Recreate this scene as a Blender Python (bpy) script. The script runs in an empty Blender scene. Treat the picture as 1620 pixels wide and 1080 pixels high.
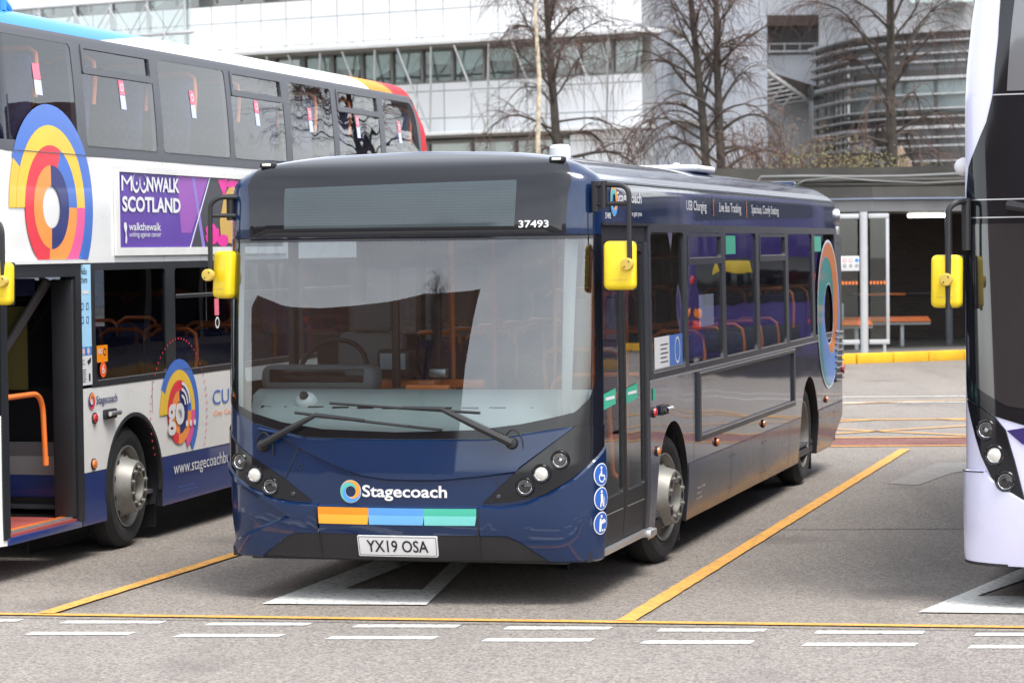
import bpy, bmesh, math, random
from mathutils import Vector, Matrix
rnd = random.Random(7)
SC = bpy.context.scene
COL = SC.collection
R = math.radians

# ------------------------------------------------------------------ camera, sky, sun, exposure
cam_d = bpy.data.cameras.new("camera"); cam = bpy.data.objects.new("camera", cam_d); COL.objects.link(cam)
CAM_PITCH, CAM_ROLL = 2.037, 0.012
cam.matrix_world = (Matrix.Translation((0, 0, 2.25)) @ Matrix.Rotation(R(90 - CAM_PITCH), 4, 'X') @ Matrix.Rotation(CAM_ROLL*-1, 4, 'Z'))
cam_d.sensor_width = 36; cam_d.lens = 4170/1620*36
cam_d.clip_start = .5; cam_d.clip_end = 2000
cam_d.dof.use_dof = True; cam_d.dof.focus_distance = 17.5; cam_d.dof.aperture_fstop = 5.0
SC.camera = cam
SUN_EL, SUN_AZ = 66, 140          # azimuth clockwise from +Y
w = bpy.data.worlds.new("World"); SC.world = w; w.use_nodes = True
nt = w.node_tree; nt.nodes.clear()
def N(t, k, **kw):
    n = t.nodes.new(k)
    for a, b in kw.items():
        if a in n.inputs.keys() if isinstance(a, str) else False: n.inputs[a].default_value = b
        else: setattr(n, a, b)
    return n
sky = N(nt, 'ShaderNodeTexSky', sky_type='NISHITA', sun_disc=False, sun_elevation=R(SUN_EL), sun_rotation=R(SUN_AZ), air_density=1.0, dust_density=1.0)
hs = N(nt, 'ShaderNodeHueSaturation'); hs.inputs['Saturation'].default_value = .22
tc = N(nt, 'ShaderNodeTexCoord'); mp = N(nt, 'ShaderNodeMapping'); mp.inputs['Scale'].default_value = (1, 1, 2.6)
nz = N(nt, 'ShaderNodeTexNoise'); nz.inputs['Scale'].default_value = 2.2; nz.inputs['Detail'].default_value = 7; nz.inputs['Roughness'].default_value = .55
cr = N(nt, 'ShaderNodeValToRGB'); cr.color_ramp.elements[0].position = .32; cr.color_ramp.elements[0].color = (.8, .83, .88, 1); cr.color_ramp.elements[1].position = .68; cr.color_ramp.elements[1].color = (1.15, 1.14, 1.12, 1)
mx = N(nt, 'ShaderNodeMix', data_type='RGBA', blend_type='MULTIPLY'); mx.inputs[0].default_value = 1
bg = N(nt, 'ShaderNodeBackground'); bg.inputs['Strength'].default_value = .15
wo = N(nt, 'ShaderNodeOutputWorld')
L_ = nt.links.new
L_(sky.outputs[0], hs.inputs['Color']); L_(tc.outputs['Generated'], mp.inputs[0]); L_(mp.outputs[0], nz.inputs['Vector']); L_(nz.outputs['Fac'], cr.inputs[0])
L_(hs.outputs[0], mx.inputs[6]); L_(cr.outputs[0], mx.inputs[7]); L_(mx.outputs[2], bg.inputs[0]); L_(bg.outputs[0], wo.inputs[0])
sd = bpy.data.lights.new("sun", 'SUN'); sd.energy = 1.2; sd.angle = R(24); sd.color = (1, .96, .9)
so = bpy.data.objects.new("sun", sd); COL.objects.link(so)
az, el = R(SUN_AZ), R(SUN_EL)
so.rotation_euler = Vector((math.sin(az)*math.cos(el), math.cos(az)*math.cos(el), math.sin(el))).to_track_quat('Z', 'Y').to_euler()
SC.view_settings.view_transform = 'Standard'; SC.view_settings.look = 'None'; SC.view_settings.gamma = 1
SC.view_settings.exposure = 1.6
SC.cycles.max_bounces = 8; SC.cycles.transparent_max_bounces = 24; SC.cycles.caustics_reflective = False; SC.cycles.caustics_refractive = False
SC.cycles.use_denoising = True

# ------------------------------------------------------------------ materials
MATS = {}
def lin(c):
    return tuple(((x/255)/12.92 if x/255 <= .04045 else ((x/255+.055)/1.055)**2.4) for x in c)
def pm(name, col, rough=.5, metal=0, coat=0, var=.06, vscale=3, bump=0, bscale=40, wob=0, spec=.5, dirt=0, emit=0, rvar=.08, coatr=.04):
    """principled material with procedural tone and roughness variation, fine bump or slow panel waviness"""
    if name in MATS: return MATS[name]
    m = bpy.data.materials.new(name); m.use_nodes = True; t = m.node_tree; b = t.nodes['Principled BSDF']; l = t.links.new
    b.inputs['Roughness'].default_value = rough; b.inputs['Metallic'].default_value = metal
    b.inputs['Coat Weight'].default_value = coat; b.inputs['Coat Roughness'].default_value = coatr
    b.inputs['Specular IOR Level'].default_value = spec
    c = N(t, 'ShaderNodeTexCoord'); n = N(t, 'ShaderNodeTexNoise'); n.inputs['Scale'].default_value = vscale; n.inputs['Detail'].default_value = 5
    l(c.outputs['Object'], n.inputs['Vector'])
    r = N(t, 'ShaderNodeValToRGB'); r.color_ramp.elements[0].position = .3; r.color_ramp.elements[1].position = .7
    r.color_ramp.elements[0].color = tuple(max(0, x*(1-var)) for x in col) + (1,); r.color_ramp.elements[1].color = tuple(min(1, x*(1+var)) for x in col) + (1,)
    l(n.outputs['Fac'], r.inputs[0]); outc = r.outputs[0]
    if dirt:
        n2 = N(t, 'ShaderNodeTexNoise'); n2.inputs['Scale'].default_value = 1.7; n2.inputs['Detail'].default_value = 8; n2.inputs['Roughness'].default_value = .7
        l(c.outputs['Object'], n2.inputs['Vector'])
        r2 = N(t, 'ShaderNodeMapRange'); r2.inputs[1].default_value = .5; r2.inputs[2].default_value = .8; r2.inputs[4].default_value = dirt
        l(n2.outputs['Fac'], r2.inputs[0])
        mm = N(t, 'ShaderNodeMix', data_type='RGBA'); mm.inputs[7].default_value = (.09, .075, .06, 1)
        l(r2.outputs[0], mm.inputs[0]); l(outc, mm.inputs[6]); outc = mm.outputs[2]
    l(outc, b.inputs['Base Color'])
    rr = N(t, 'ShaderNodeMapRange'); rr.inputs[3].default_value = max(0, rough-rvar); rr.inputs[4].default_value = min(1, rough+rvar)
    l(n.outputs['Fac'], rr.inputs[0]); l(rr.outputs[0], b.inputs['Roughness'])
    if bump:
        n3 = N(t, 'ShaderNodeTexNoise'); n3.inputs['Scale'].default_value = bscale; n3.inputs['Detail'].default_value = 4
        l(c.outputs['Object'], n3.inputs['Vector']); bp = N(t, 'ShaderNodeBump'); bp.inputs['Strength'].default_value = bump; bp.inputs['Distance'].default_value = .01
        l(n3.outputs['Fac'], bp.inputs['Height']); l(bp.outputs[0], b.inputs['Normal'])
    if wob:
        n3 = N(t, 'ShaderNodeTexNoise'); n3.inputs['Scale'].default_value = 1.3; n3.inputs['Detail'].default_value = 0
        l(c.outputs['Object'], n3.inputs['Vector']); bp = N(t, 'ShaderNodeBump'); bp.inputs['Strength'].default_value = 1; bp.inputs['Distance'].default_value = wob
        l(n3.outputs['Fac'], bp.inputs['Height']); l(bp.outputs[0], b.inputs['Normal']); l(bp.outputs[0], b.inputs['Coat Normal'])
    if emit:
        b.inputs['Emission Color'].default_value = tuple(col)+(1,); b.inputs['Emission Strength'].default_value = emit
    MATS[name] = m; return m
def glassmat(name, tint, f0=.05, wob=.004, rough=0.0, wscale=1.3):
    if name in MATS: return MATS[name]
    m = bpy.data.materials.new(name); m.use_nodes = True; t = m.node_tree; t.nodes.clear(); l = t.links.new
    o = N(t, 'ShaderNodeOutputMaterial'); mix = N(t, 'ShaderNodeMixShader'); tr = N(t, 'ShaderNodeBsdfTransparent'); gl = N(t, 'ShaderNodeBsdfGlossy')
    tr.inputs[0].default_value = tuple(tint)+(1,); gl.inputs['Roughness'].default_value = rough; gl.inputs[0].default_value = (1, 1, 1, 1)
    ge = N(t, 'ShaderNodeNewGeometry'); dt = N(t, 'ShaderNodeVectorMath', operation='DOT_PRODUCT'); l(ge.outputs['Normal'], dt.inputs[0]); l(ge.outputs['Incoming'], dt.inputs[1])
    ab = N(t, 'ShaderNodeMath', operation='ABSOLUTE'); l(dt.outputs['Value'], ab.inputs[0])
    su = N(t, 'ShaderNodeMath', operation='SUBTRACT'); su.inputs[0].default_value = 1; l(ab.outputs[0], su.inputs[1])
    pw = N(t, 'ShaderNodeMath', operation='POWER'); pw.inputs[1].default_value = 5; l(su.outputs[0], pw.inputs[0])
    ma = N(t, 'ShaderNodeMath', operation='MULTIPLY_ADD', use_clamp=True); ma.inputs[1].default_value = 1-f0; ma.inputs[2].default_value = f0; l(pw.outputs[0], ma.inputs[0])
    l(ma.outputs[0], mix.inputs[0]); l(tr.outputs[0], mix.inputs[1]); l(gl.outputs[0], mix.inputs[2]); l(mix.outputs[0], o.inputs[0])
    if wob:
        c = N(t, 'ShaderNodeTexCoord'); n3 = N(t, 'ShaderNodeTexNoise'); n3.inputs['Scale'].default_value = wscale; n3.inputs['Detail'].default_value = 1
        l(c.outputs['Object'], n3.inputs['Vector']); bp = N(t, 'ShaderNodeBump'); bp.inputs['Distance'].default_value = wob
        l(n3.outputs['Fac'], bp.inputs['Height']); l(bp.outputs[0], gl.inputs['Normal'])
    MATS[name] = m; return m
def brickmat(name, c1, c2, mortar, scale, bw, rh, msize=.02, rough=.8, var=.5, offset=.5, bump=.3, plane='xz', spec=.5, coat=0):
    if name in MATS: return MATS[name]
    m = bpy.data.materials.new(name); m.use_nodes = True; t = m.node_tree; b = t.nodes['Principled BSDF']; l = t.links.new
    c = N(t, 'ShaderNodeTexCoord'); sx = N(t, 'ShaderNodeSeparateXYZ'); cb = N(t, 'ShaderNodeCombineXYZ'); l(c.outputs['Object'], sx.inputs[0])
    if plane == 'xz': l(sx.outputs['X'], cb.inputs[0]); l(sx.outputs['Z'], cb.inputs[1])
    elif plane == 'yz': l(sx.outputs['Y'], cb.inputs[0]); l(sx.outputs['Z'], cb.inputs[1])
    else:
        ad = N(t, 'ShaderNodeMath', operation='ADD'); l(sx.outputs['X'], ad.inputs[0]); l(sx.outputs['Y'], ad.inputs[1]); l(ad.outputs[0], cb.inputs[0]); l(sx.outputs['Z'], cb.inputs[1])
    br = N(t, 'ShaderNodeTexBrick', offset=offset); br.inputs['Scale'].default_value = scale; br.inputs['Brick Width'].default_value = bw; br.inputs['Row Height'].default_value = rh; br.inputs['Mortar Size'].default_value = msize
    br.inputs['Color1'].default_value = tuple(c1)+(1,); br.inputs['Color2'].default_value = tuple(c2)+(1,); br.inputs['Mortar'].default_value = tuple(mortar)+(1,)
    l(cb.outputs[0], br.inputs['Vector'])
    n = N(t, 'ShaderNodeTexNoise'); n.inputs['Scale'].default_value = .8; n.inputs['Detail'].default_value = 8; l(c.outputs['Object'], n.inputs['Vector'])
    r = N(t, 'ShaderNodeMapRange'); r.inputs[3].default_value = 1-var*.5; r.inputs[4].default_value = 1+var*.4; l(n.outputs['Fac'], r.inputs[0])
    mu = N(t, 'ShaderNodeMix', data_type='RGBA', blend_type='MULTIPLY'); mu.inputs[0].default_value = 1; l(br.outputs['Color'], mu.inputs[6]); l(r.outputs[0], mu.inputs[7]); l(mu.outputs[2], b.inputs['Base Color'])
    b.inputs['Roughness'].default_value = rough; b.inputs['Specular IOR Level'].default_value = spec; b.inputs['Coat Weight'].default_value = coat
    bp = N(t, 'ShaderNodeBump', invert=True); bp.inputs['Strength'].default_value = bump; bp.inputs['Distance'].default_value = .02; l(br.outputs['Fac'], bp.inputs['Height']); l(bp.outputs[0], b.inputs['Normal'])
    MATS[name] = m; return m
def roadmat(name, base, spots=True, worn=None):
    """asphalt: aggregate speckle, wear blotches, oil drips; worn = paint colour laid over it with chips"""
    m = bpy.data.materials.new(name); m.use_nodes = True; t = m.node_tree; b = t.nodes['Principled BSDF']; l = t.links.new
    c = N(t, 'ShaderNodeTexCoord'); ge = c.outputs['Object']
    def noise(s, d=4, ro=.6):
        n = N(t, 'ShaderNodeTexNoise'); n.inputs['Scale'].default_value = s; n.inputs['Detail'].default_value = d; n.inputs['Roughness'].default_value = ro; l(ge, n.inputs['Vector']); return n.outputs['Fac']
    def mixc(f, a, bcol, bt='MIX'):
        x = N(t, 'ShaderNodeMix', data_type='RGBA', blend_type=bt)
        for i, q in ((0, f), (6, a), (7, bcol)):
            if isinstance(q, (int, float)): x.inputs[i].default_value = q
            elif isinstance(q, tuple): x.inputs[i].default_value = q+(1,)
            else: l(q, x.inputs[i])
        return x.outputs[2]
    def mr(f, a, bb, c_, d):
        x = N(t, 'ShaderNodeMapRange'); l(f, x.inputs[0])
        for i, q in enumerate((a, bb, c_, d)): x.inputs[i+1].default_value = q
        return x.outputs[0]
    v = N(t, 'ShaderNodeTexVoronoi'); v.inputs['Scale'].default_value = 70; l(ge, v.inputs['Vector'])
    bw = N(t, 'ShaderNodeSeparateColor'); l(v.outputs['Color'], bw.inputs[0])
    col = mixc(mr(noise(.35, 6), .3, .7, 0, 1), tuple(x*.86 for x in base), tuple(x*1.1 for x in base))
    col = mixc(1.0, col, mr(bw.outputs[0], 0, 1, .55, 1.45), 'MULTIPLY')
    col = mixc(mr(bw.outputs[1], .93, .95, 0, .6), col, (.42, .38, .33))
    col = mixc(mr(noise(130, 2), .35, .65, 0, .5), col, tuple(x*.45 for x in base))
    st = N(t, 'ShaderNodeMapping'); l(ge, st.inputs[0]); st.inputs['Scale'].default_value = (2.2, .25, 1); st.inputs['Rotation'].default_value = (0, 0, R(15))
    ns = N(t, 'ShaderNodeTexNoise'); ns.inputs['Scale'].default_value = .9; ns.inputs['Detail'].default_value = 5; l(st.outputs[0], ns.inputs['Vector'])
    col = mixc(mr(ns.outputs['Fac'], .52, .75, 0, .35), col, tuple(x*.5 for x in base))
    v2 = N(t, 'ShaderNodeTexVoronoi'); v2.inputs['Scale'].default_value = .55; l(ge, v2.inputs['Vector'])
    dn = N(t, 'ShaderNodeMath', operation='ADD'); l(v2.outputs['Distance'], dn.inputs[0]); l(mr(noise(5, 4), 0, 1, -.16, .16), dn.inputs[1])
    col = mixc(mr(dn.outputs[0], .06, .24, .5, 0), col, tuple(x*.4 for x in base))
    col = mixc(mr(noise(.9, 9, .75), .60, .72, 0, .45), col, tuple(x*.62 for x in base))
    if worn:
        chip = mr(noise(22, 9, .78), .515, .63, 0, .8)
        pc = mixc(mr(noise(3, 6), .3, .7, 0, 1), tuple(x*.85 for x in worn), tuple(min(1, x*1.06) for x in worn))
        pc = mixc(mr(noise(90, 2), .4, .7, 0, .25), pc, tuple(x*.6 for x in worn))
        col = mixc(chip, pc, col)
    l(col, b.inputs['Base Color']); b.inputs['Roughness'].default_value = .82; b.inputs['Specular IOR Level'].default_value = .35
    bp = N(t, 'ShaderNodeBump'); bp.inputs['Strength'].default_value = .5; bp.inputs['Distance'].default_value = .006; l(v.outputs['Distance'], bp.inputs['Height']); l(bp.outputs[0], b.inputs['Normal'])
    MATS[name] = m; return m

NAVY = pm('navy_paint', (.005, .020, .068), .35, coat=1, var=.04, wob=.002, spec=.12)
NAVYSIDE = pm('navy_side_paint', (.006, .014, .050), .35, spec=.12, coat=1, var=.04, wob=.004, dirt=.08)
SKIRTM = pm('grimy_navy_skirt', (.008, .014, .04), .45, spec=.15, coat=.75, coatr=.13, var=.15, vscale=6, dirt=.28, wob=.004)
BLACKG = pm('black_gloss', (.009, .010, .013), .07, var=.1, rvar=.03)
BLACKM = pm('black_plastic', (.013, .013, .015), .5, var=.2, bump=.1, bscale=200)
RUBBER = pm('rubber', (.014, .014, .015), .75, var=.2)
TYRE = pm('tyre_rubber', (.016, .016, .017), .8, var=.35, vscale=14, bump=.2, bscale=60)
GREYF = pm('grey_frame', (.035, .038, .045), .4, var=.08)
WHITE = pm('white_vinyl', (.72, .72, .72), .35, var=.02)
YELLOW = pm('yellow_plastic', lin((232, 200, 18)), .42, var=.07, coat=.15, dirt=.22, vscale=9, bump=.06, bscale=90)
KNOB = pm('ochre_plastic', lin((196, 168, 74)), .5)
CHROME = pm('chrome', (.75, .75, .76), .12, 1)
STEEL = pm('wheel_steel', (.27, .26, .235), .5, .5, dirt=.6, vscale=8, var=.2)
ALU = pm('aluminium_trim', (.55, .55, .55), .35, .8, dirt=.2)
LENSW = pm('lamp_white', (.8, .79, .72), .15, coat=1)
AMBER = pm('amber_lens', (.75, .2, .03), .2, coat=1)
REDL = pm('red_plastic', (.55, .02, .03), .25, coat=1)
ORANGE = pm('orange_rail', (.85, .2, .03), .4, coat=.4)
GREENS = pm('green_sticker', lin((60, 170, 140)), .4)
GLASS_W = glassmat('windscreen_glass', (.54, .60, .61), .115, .002)
GLASS_S = glassmat('side_glass', (.6, .64, .68), .07, .004)
GLASS_D = glassmat('dark_glass', (.66, .68, .74), .05, .004)
GLASS_L = glassmat('clear_lens', (.95, .95, .95), .05, 0)
GLASS_B = glassmat('office_glass', (.55, .63, .62), .14, .002)
GLASS_L2 = glassmat('saloon_glass', (.36, .38, .42), .05, .003)
DASH = pm('pale_grey_dash', (.36, .41, .41), .6)
CABGREY = pm('cab_grey', (.13, .14, .15), .6)
FLOORM = pm('bus_floor', (.07, .07, .08), .6, var=.3)
CEIL = pm('bus_ceiling', (.55, .55, .55), .6)
SEATB = pm('seat_blue_fabric', (.02, .028, .085), .9, var=.5, vscale=30)
SEATO = pm('seat_orange_panel', (.42, .09, .02), .7, var=.3, vscale=20)
POLER = pm('red_lit_pole', (.75, .05, .02), .35)

# ------------------------------------------------------------------ mesh building
def interp(tab, v):
    if v <= tab[0][0]: return tab[0][1]
    if v >= tab[-1][0]: return tab[-1][1]
    n = len(tab)
    for i in range(n-1):
        if v <= tab[i+1][0]:
            x0, y0 = tab[i]; x1, y1 = tab[i+1]; h = x1-x0; d = (y1-y0)/h
            def sl(k):
                if k == 0 or k == n-1: return d
                a = (tab[k][1]-tab[k-1][1])/(tab[k][0]-tab[k-1][0]); b = (tab[k+1][1]-tab[k][1])/(tab[k+1][0]-tab[k][0])
                return 0 if a*b <= 0 else 2*a*b/(a+b)
            m0, m1 = sl(i), sl(i+1); t = (v-x0)/h
            return (2*t**3-3*t*t+1)*y0+(t**3-2*t*t+t)*h*m0+(-2*t**3+3*t*t)*y1+(t**3-t*t)*h*m1
class Surf:
    """bus body skin: plan outline (bowed front, round corners, flat sides) x vertical profile; s = arc length, v = height"""
    def __init__(s, hw, bow, xk, yk, L, Z, R_, T, rear=(0, 9)):
        s.hw, s.L, s.Z, s.R, s.T, s.rear = hw, L, Z, R_, T, rear
        pts = [(xk*i/60, bow*(i/60)**2) for i in range(60)]
        sl = 2*bow/xk; q = math.hypot(1, sl); k = .55*(hw-xk)
        P0 = (xk, bow); P1 = (xk+k/q, bow+k*sl/q); P2 = (hw, yk-.55*(yk-bow)); P3 = (hw, yk)
        for i in range(60):
            t = i/59; a = (1-t)**3; b = 3*t*(1-t)**2; c = 3*t*t*(1-t); d = t**3
            pts.append((a*P0[0]+b*P1[0]+c*P2[0]+d*P3[0], a*P0[1]+b*P1[1]+c*P2[1]+d*P3[1]))
        S = [0]
        for i in range(1, len(pts)): S.append(S[-1]+math.dist(pts[i], pts[i-1]))
        s.pts, s.S = pts, S; s.s_side = S[-1]; s.y_side = yk; s.s_end = S[-1]+L-yk; s.memo = {}
    def plan(s, a):
        sg = -1 if a < 0 else 1; a = abs(a)
        if a >= s.s_side: return (sg*s.hw, s.y_side+a-s.s_side)
        lo, hi = 0, len(s.S)-1
        while hi-lo > 1:
            m = (lo+hi)//2
            if s.S[m] <= a: lo = m
            else: hi = m
        t = (a-s.S[lo])/(s.S[hi]-s.S[lo]); p, q = s.pts[lo], s.pts[hi]
        return (sg*(p[0]+t*(q[0]-p[0])), p[1]+t*(q[1]-p[1]))
    def prof(s, v):
        k = round(v, 5)
        if k not in s.memo: s.memo[k] = (interp(s.Z, v), interp(s.R, v), interp(s.T, v))
        return s.memo[k]
    def raw(s, a, v):
        x, y = s.plan(a); z, R_, T = s.prof(v)
        c = max(.8, 2.3*R_); w_ = max(0, 1-y/c)**2
        q = min(1, max(0, (y-(s.L-.55))/.55))**2
        z0 = s.rear[1]
        if q and z > z0: z -= q*s.rear[0]*((z-z0)/.45)**1.5; x *= 1-.03*q*min(1, (z-z0)/.3)
        return (x*(1-T/s.hw), y+R_*w_, z)
    def nrm(s, a, v):
        e = .004; p, q = Vector(s.raw(a-e, v)), Vector(s.raw(a+e, v)); r, t = Vector(s.raw(a, v-e)), Vector(s.raw(a, v+e))
        n = (q-p).cross(t-r)
        return n.normalized() if n.length > 1e-12 else Vector((0, 0, 1))
    def sy(s, y): return s.s_side+y-s.y_side
class Plane:
    """flat mapping: u along ax, v along ay"""
    def __init__(s, o, ax, ay): s.o, s.ax, s.ay = Vector(o), Vector(ax), Vector(ay); s.n = s.ax.cross(s.ay).normalized()
    def raw(s, a, v): return tuple(s.o+s.ax*a+s.ay*v)
    def nrm(s, a, v): return s.n
SCUTS = [sg*(11.95-.09*i) for sg in (-1, 1) for i in range(11)] + [x*.12 for x in range(-8, 9)] + [sg*(1.0+i*.045) for sg in (-1, 1) for i in range(14)]
def vcuts(surf):
    if isinstance(surf, Plane): return []
    out = [i*.15 for i in range(2, 30)]
    top = surf.Z[-1][0]; flat = surf.Z[1][0]-.1
    v = flat
    while v < top: out.append(v); v += .025
    return out
def tri2d(outer, holes=()):
    bm = bmesh.new(); edges = []
    for loop in [outer]+list(holes):
        vs = [bm.verts.new((p[0], p[1], 0)) for p in loop]
        for i in range(len(vs)): edges.append(bm.edges.new((vs[i], vs[(i+1) % len(vs)])))
    bmesh.ops.triangle_fill(bm, edges=edges, use_beauty=True, use_dissolve=False)
    return bm
def cut2d(bm, su, sv):
    xs = [v.co.x for v in bm.verts]; ys = [v.co.y for v in bm.verts]
    if not xs: return
    x0, x1, y0, y1 = min(xs), max(xs), min(ys), max(ys)
    for c in sorted(set(su)):
        if x0+1e-3 < c < x1-1e-3: bmesh.ops.bisect_plane(bm, geom=bm.verts[:]+bm.edges[:]+bm.faces[:], dist=1e-5, plane_co=(c, 0, 0), plane_no=(1, 0, 0))
    for c in sorted(set(sv)):
        if y0+1e-3 < c < y1-1e-3: bmesh.ops.bisect_plane(bm, geom=bm.verts[:]+bm.edges[:]+bm.faces[:], dist=1e-5, plane_co=(0, c, 0), plane_no=(0, 1, 0))
class MB:
    def __init__(s): s.v = []; s.f = []; s.m = []; s.n = []; s.mats = []
    def mi(s, mat):
        if mat not in s.mats: s.mats.append(mat)
        return s.mats.index(mat)
    def raw(s, vs, fs, mat, ns=None):
        o = len(s.v); k = s.mi(mat); s.v += [tuple(v) for v in vs]; s.n += [tuple(n) for n in ns] if ns else [(0, 0, 0)]*len(vs)
        for f in fs: s.f.append([o+i for i in f]); s.m.append(k)
    def bm2(s, bm, surf, mat, off=0, thick=0, flare=0, cuts=True, rim=None):
        if cuts: cut2d(bm, SCUTS if not isinstance(surf, Plane) else [], vcuts(surf))
        for f in bm.faces:
            f.normal_update()
            if f.normal.z < 0: f.normal_flip()
        bm.verts.index_update()
        vs, ns, uv = [], [], []
        for v in bm.verts:
            a, b = v.co.x, v.co.y; n = surf.nrm(a, b); p = Vector(surf.raw(a, b))+n*off
            vs.append(p); ns.append(n); uv.append((a, b))
        s.raw(vs, [[v.index for v in f.verts] for f in bm.faces], mat, ns)
        if thick:
            vv, ff = [], []
            for e in bm.edges:
                if len(e.link_faces) == 1:
                    f = e.link_faces[0]; l = [x for x in f.loops if x.edge == e][0]; a, b = l.vert, l.link_loop_next.vert
                    d = (b.co-a.co); on = Vector((d.y, -d.x, 0)).normalized()*flare
                    o = len(vv)
                    for q in (a, b): vv.append(vs[q.index])
                    for q in (b, a):
                        u, t = q.co.x+on.x, q.co.y+on.y
                        vv.append(Vector(surf.raw(u, t))+surf.nrm(u, t)*(off-thick))
                    ff.append((o+1, o, o+3, o+2))
            s.raw(vv, ff, rim or mat)
        bm.free(); return s
    def patch(s, surf, outer, mat, holes=(), **kw): return s.bm2(tri2d(outer, holes), surf, mat, **kw)
    def text(s, surf, body, x0, x1, z0, z1, mat, off=.005, bold=0, shear=0, keep=False, space=1.0):
        cu = bpy.data.curves.new('t', 'FONT'); cu.body = body; cu.size = 1; cu.offset = bold; cu.shear = shear; cu.resolution_u = 3; cu.space_character = space
        ob = bpy.data.objects.new('t', cu); COL.objects.link(ob)
        dg = bpy.context.evaluated_depsgraph_get(); dg.update()
        me = bpy.data.meshes.new_from_object(ob.evaluated_get(dg))
        bm = bmesh.new(); bm.from_mesh(me); bpy.data.objects.remove(ob); bpy.data.curves.remove(cu); bpy.data.meshes.remove(me)
        bmesh.ops.remove_doubles(bm, verts=bm.verts[:], dist=1e-5)
        xs = [v.co.x for v in bm.verts]; ys = [v.co.y for v in bm.verts]
        a0, a1, b0, b1 = min(xs), max(xs), min(ys), max(ys)
        for v in bm.verts:
            v.co.x = x0+(v.co.x-a0)/(a1-a0)*(x1-x0); v.co.y = z0+(v.co.y-b0)/(b1-b0)*(z1-z0); v.co.z = 0
        return s.bm2(bm, surf, mat, off=off)
    def box(s, c, sz, mat, bev=0, rot=None, seg=2):
        bm = bmesh.new(); bmesh.ops.create_cube(bm, size=1); bmesh.ops.scale(bm, vec=sz, verts=bm.verts[:])
        if bev: bmesh.ops.bevel(bm, geom=bm.edges[:], offset=bev, segments=seg, profile=.5, affect='EDGES')
        M = Matrix.Translation(c) @ (rot.to_4x4() if rot else Matrix.Identity(4)); bm.transform(M); bm.verts.index_update()
        s.raw([v.co.copy() for v in bm.verts], [[v.index for v in f.verts] for f in bm.faces], mat); bm.free(); return s
    def tube(s, pts, r, mat, n=8, cap=True):
        pts = [Vector(p) for p in pts]; m = len(pts); rs = r if isinstance(r, (list, tuple)) else [r]*m
        d = (pts[1]-pts[0]).normalized(); up = Vector((0, 0, 1)) if abs(d.z) < .9 else Vector((1, 0, 0))
        a = d.cross(up).normalized(); vs = []
        for i, p in enumerate(pts):
            d = (pts[min(i+1, m-1)]-pts[max(i-1, 0)]).normalized()
            a = (a-d*a.dot(d)).normalized(); b = d.cross(a)
            for k in range(n):
                t = 2*math.pi*k/n; vs.append(p+(a*math.cos(t)+b*math.sin(t))*rs[i])
        fs = [(i*n+k, i*n+(k+1) % n, (i+1)*n+(k+1) % n, (i+1)*n+k) for i in range(m-1) for k in range(n)]
        if cap: fs += [tuple(range(n-1, -1, -1)), tuple((m-1)*n+k for k in range(n))]
        s.raw(vs, fs, mat); return s
    def lathe(s, o, ax, prof, mat, n=32):
        """profile of (along axis, radius) about axis ax through o"""
        ax = Vector(ax).normalized(); up = Vector((0, 0, 1)) if abs(ax.z) < .9 else Vector((1, 0, 0)); a = ax.cross(up).normalized(); b = ax.cross(a); o = Vector(o); vs = []
        for h, r in prof:
            for k in range(n):
                t = 2*math.pi*k/n; vs.append(o+ax*h+(a*math.cos(t)+b*math.sin(t))*max(r, 1e-4))
        fs = [(i*n+k, (i+1)*n+k, (i+1)*n+(k+1) % n, i*n+(k+1) % n) for i in range(len(prof)-1) for k in range(n)]
        s.raw(vs, fs, mat); return s
    def prism(s, poly, z0, z1, mat, top=None):
        """vertical prism over a plan polygon (CCW)"""
        n = len(poly); vs = [(p[0], p[1], z0) for p in poly]+[(p[0], p[1], z1) for p in poly]
        s.raw(vs, [(i, (i+1) % n, n+(i+1) % n, n+i) for i in range(n)]+[tuple(range(n-1, -1, -1))], mat); s.raw(vs[n:], [tuple(range(n))], top or mat); return s
    def build(s, name, parent=None, loc=None, sharp=32, smooth=True, **tags):
        me = bpy.data.meshes.new(name); me.from_pydata(s.v, [], s.f); 
        for m in s.mats: me.materials.append(m)
        me.polygons.foreach_set('material_index', s.m)
        if smooth:
            me.polygons.foreach_set('use_smooth', [True]*len(me.polygons)); me.set_sharp_from_angle(angle=R(sharp))
            if any(n != (0, 0, 0) for n in s.n): me.normals_split_custom_set_from_vertices(s.n)
        me.update()
        o = bpy.data.objects.new(name, me); COL.objects.link(o)
        if parent: o.parent = parent
        if loc: o.location = loc
        for k, v in tags.items(): o[k] = v
        return o
def thing(name, label, cat, loc=(0, 0, 0), rotz=0, group=None):
    o = bpy.data.objects.new(name, None); COL.objects.link(o); o.location = loc; o.rotation_euler = (0, 0, rotz)
    o['label'] = label; o['category'] = cat
    if group: o['group'] = group
    return o
def part(name, parent, loc=(0, 0, 0)):
    o = bpy.data.objects.new(name, None); COL.objects.link(o); o.parent = parent; o.location = loc; return o
def kids(o): return [c for c in bpy.data.objects if c.parent == o]
def dup(o, parent=None, loc=None, **tags):
    c = o.copy(); COL.objects.link(c); c.parent = parent
    if loc is not None: c.location = loc
    for k, v in tags.items(): c[k] = v
    for ch in kids(o): dup(ch, c)
    return c
def arc(cx, cz, r, a0, a1, n=24, rx=None): return [(cx+(rx or r)*math.cos(R(a0+(a1-a0)*i/n)), cz+r*math.sin(R(a0+(a1-a0)*i/n))) for i in range(n+1)]
def circ(cx, cz, r, n=32): return arc(cx, cz, r, 0, 360, n)[:-1]
def sector(cx, cz, r0, r1, a0, a1, n=24): return arc(cx, cz, r1, a0, a1, n)+arc(cx, cz, r0, a1, a0, n)
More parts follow.
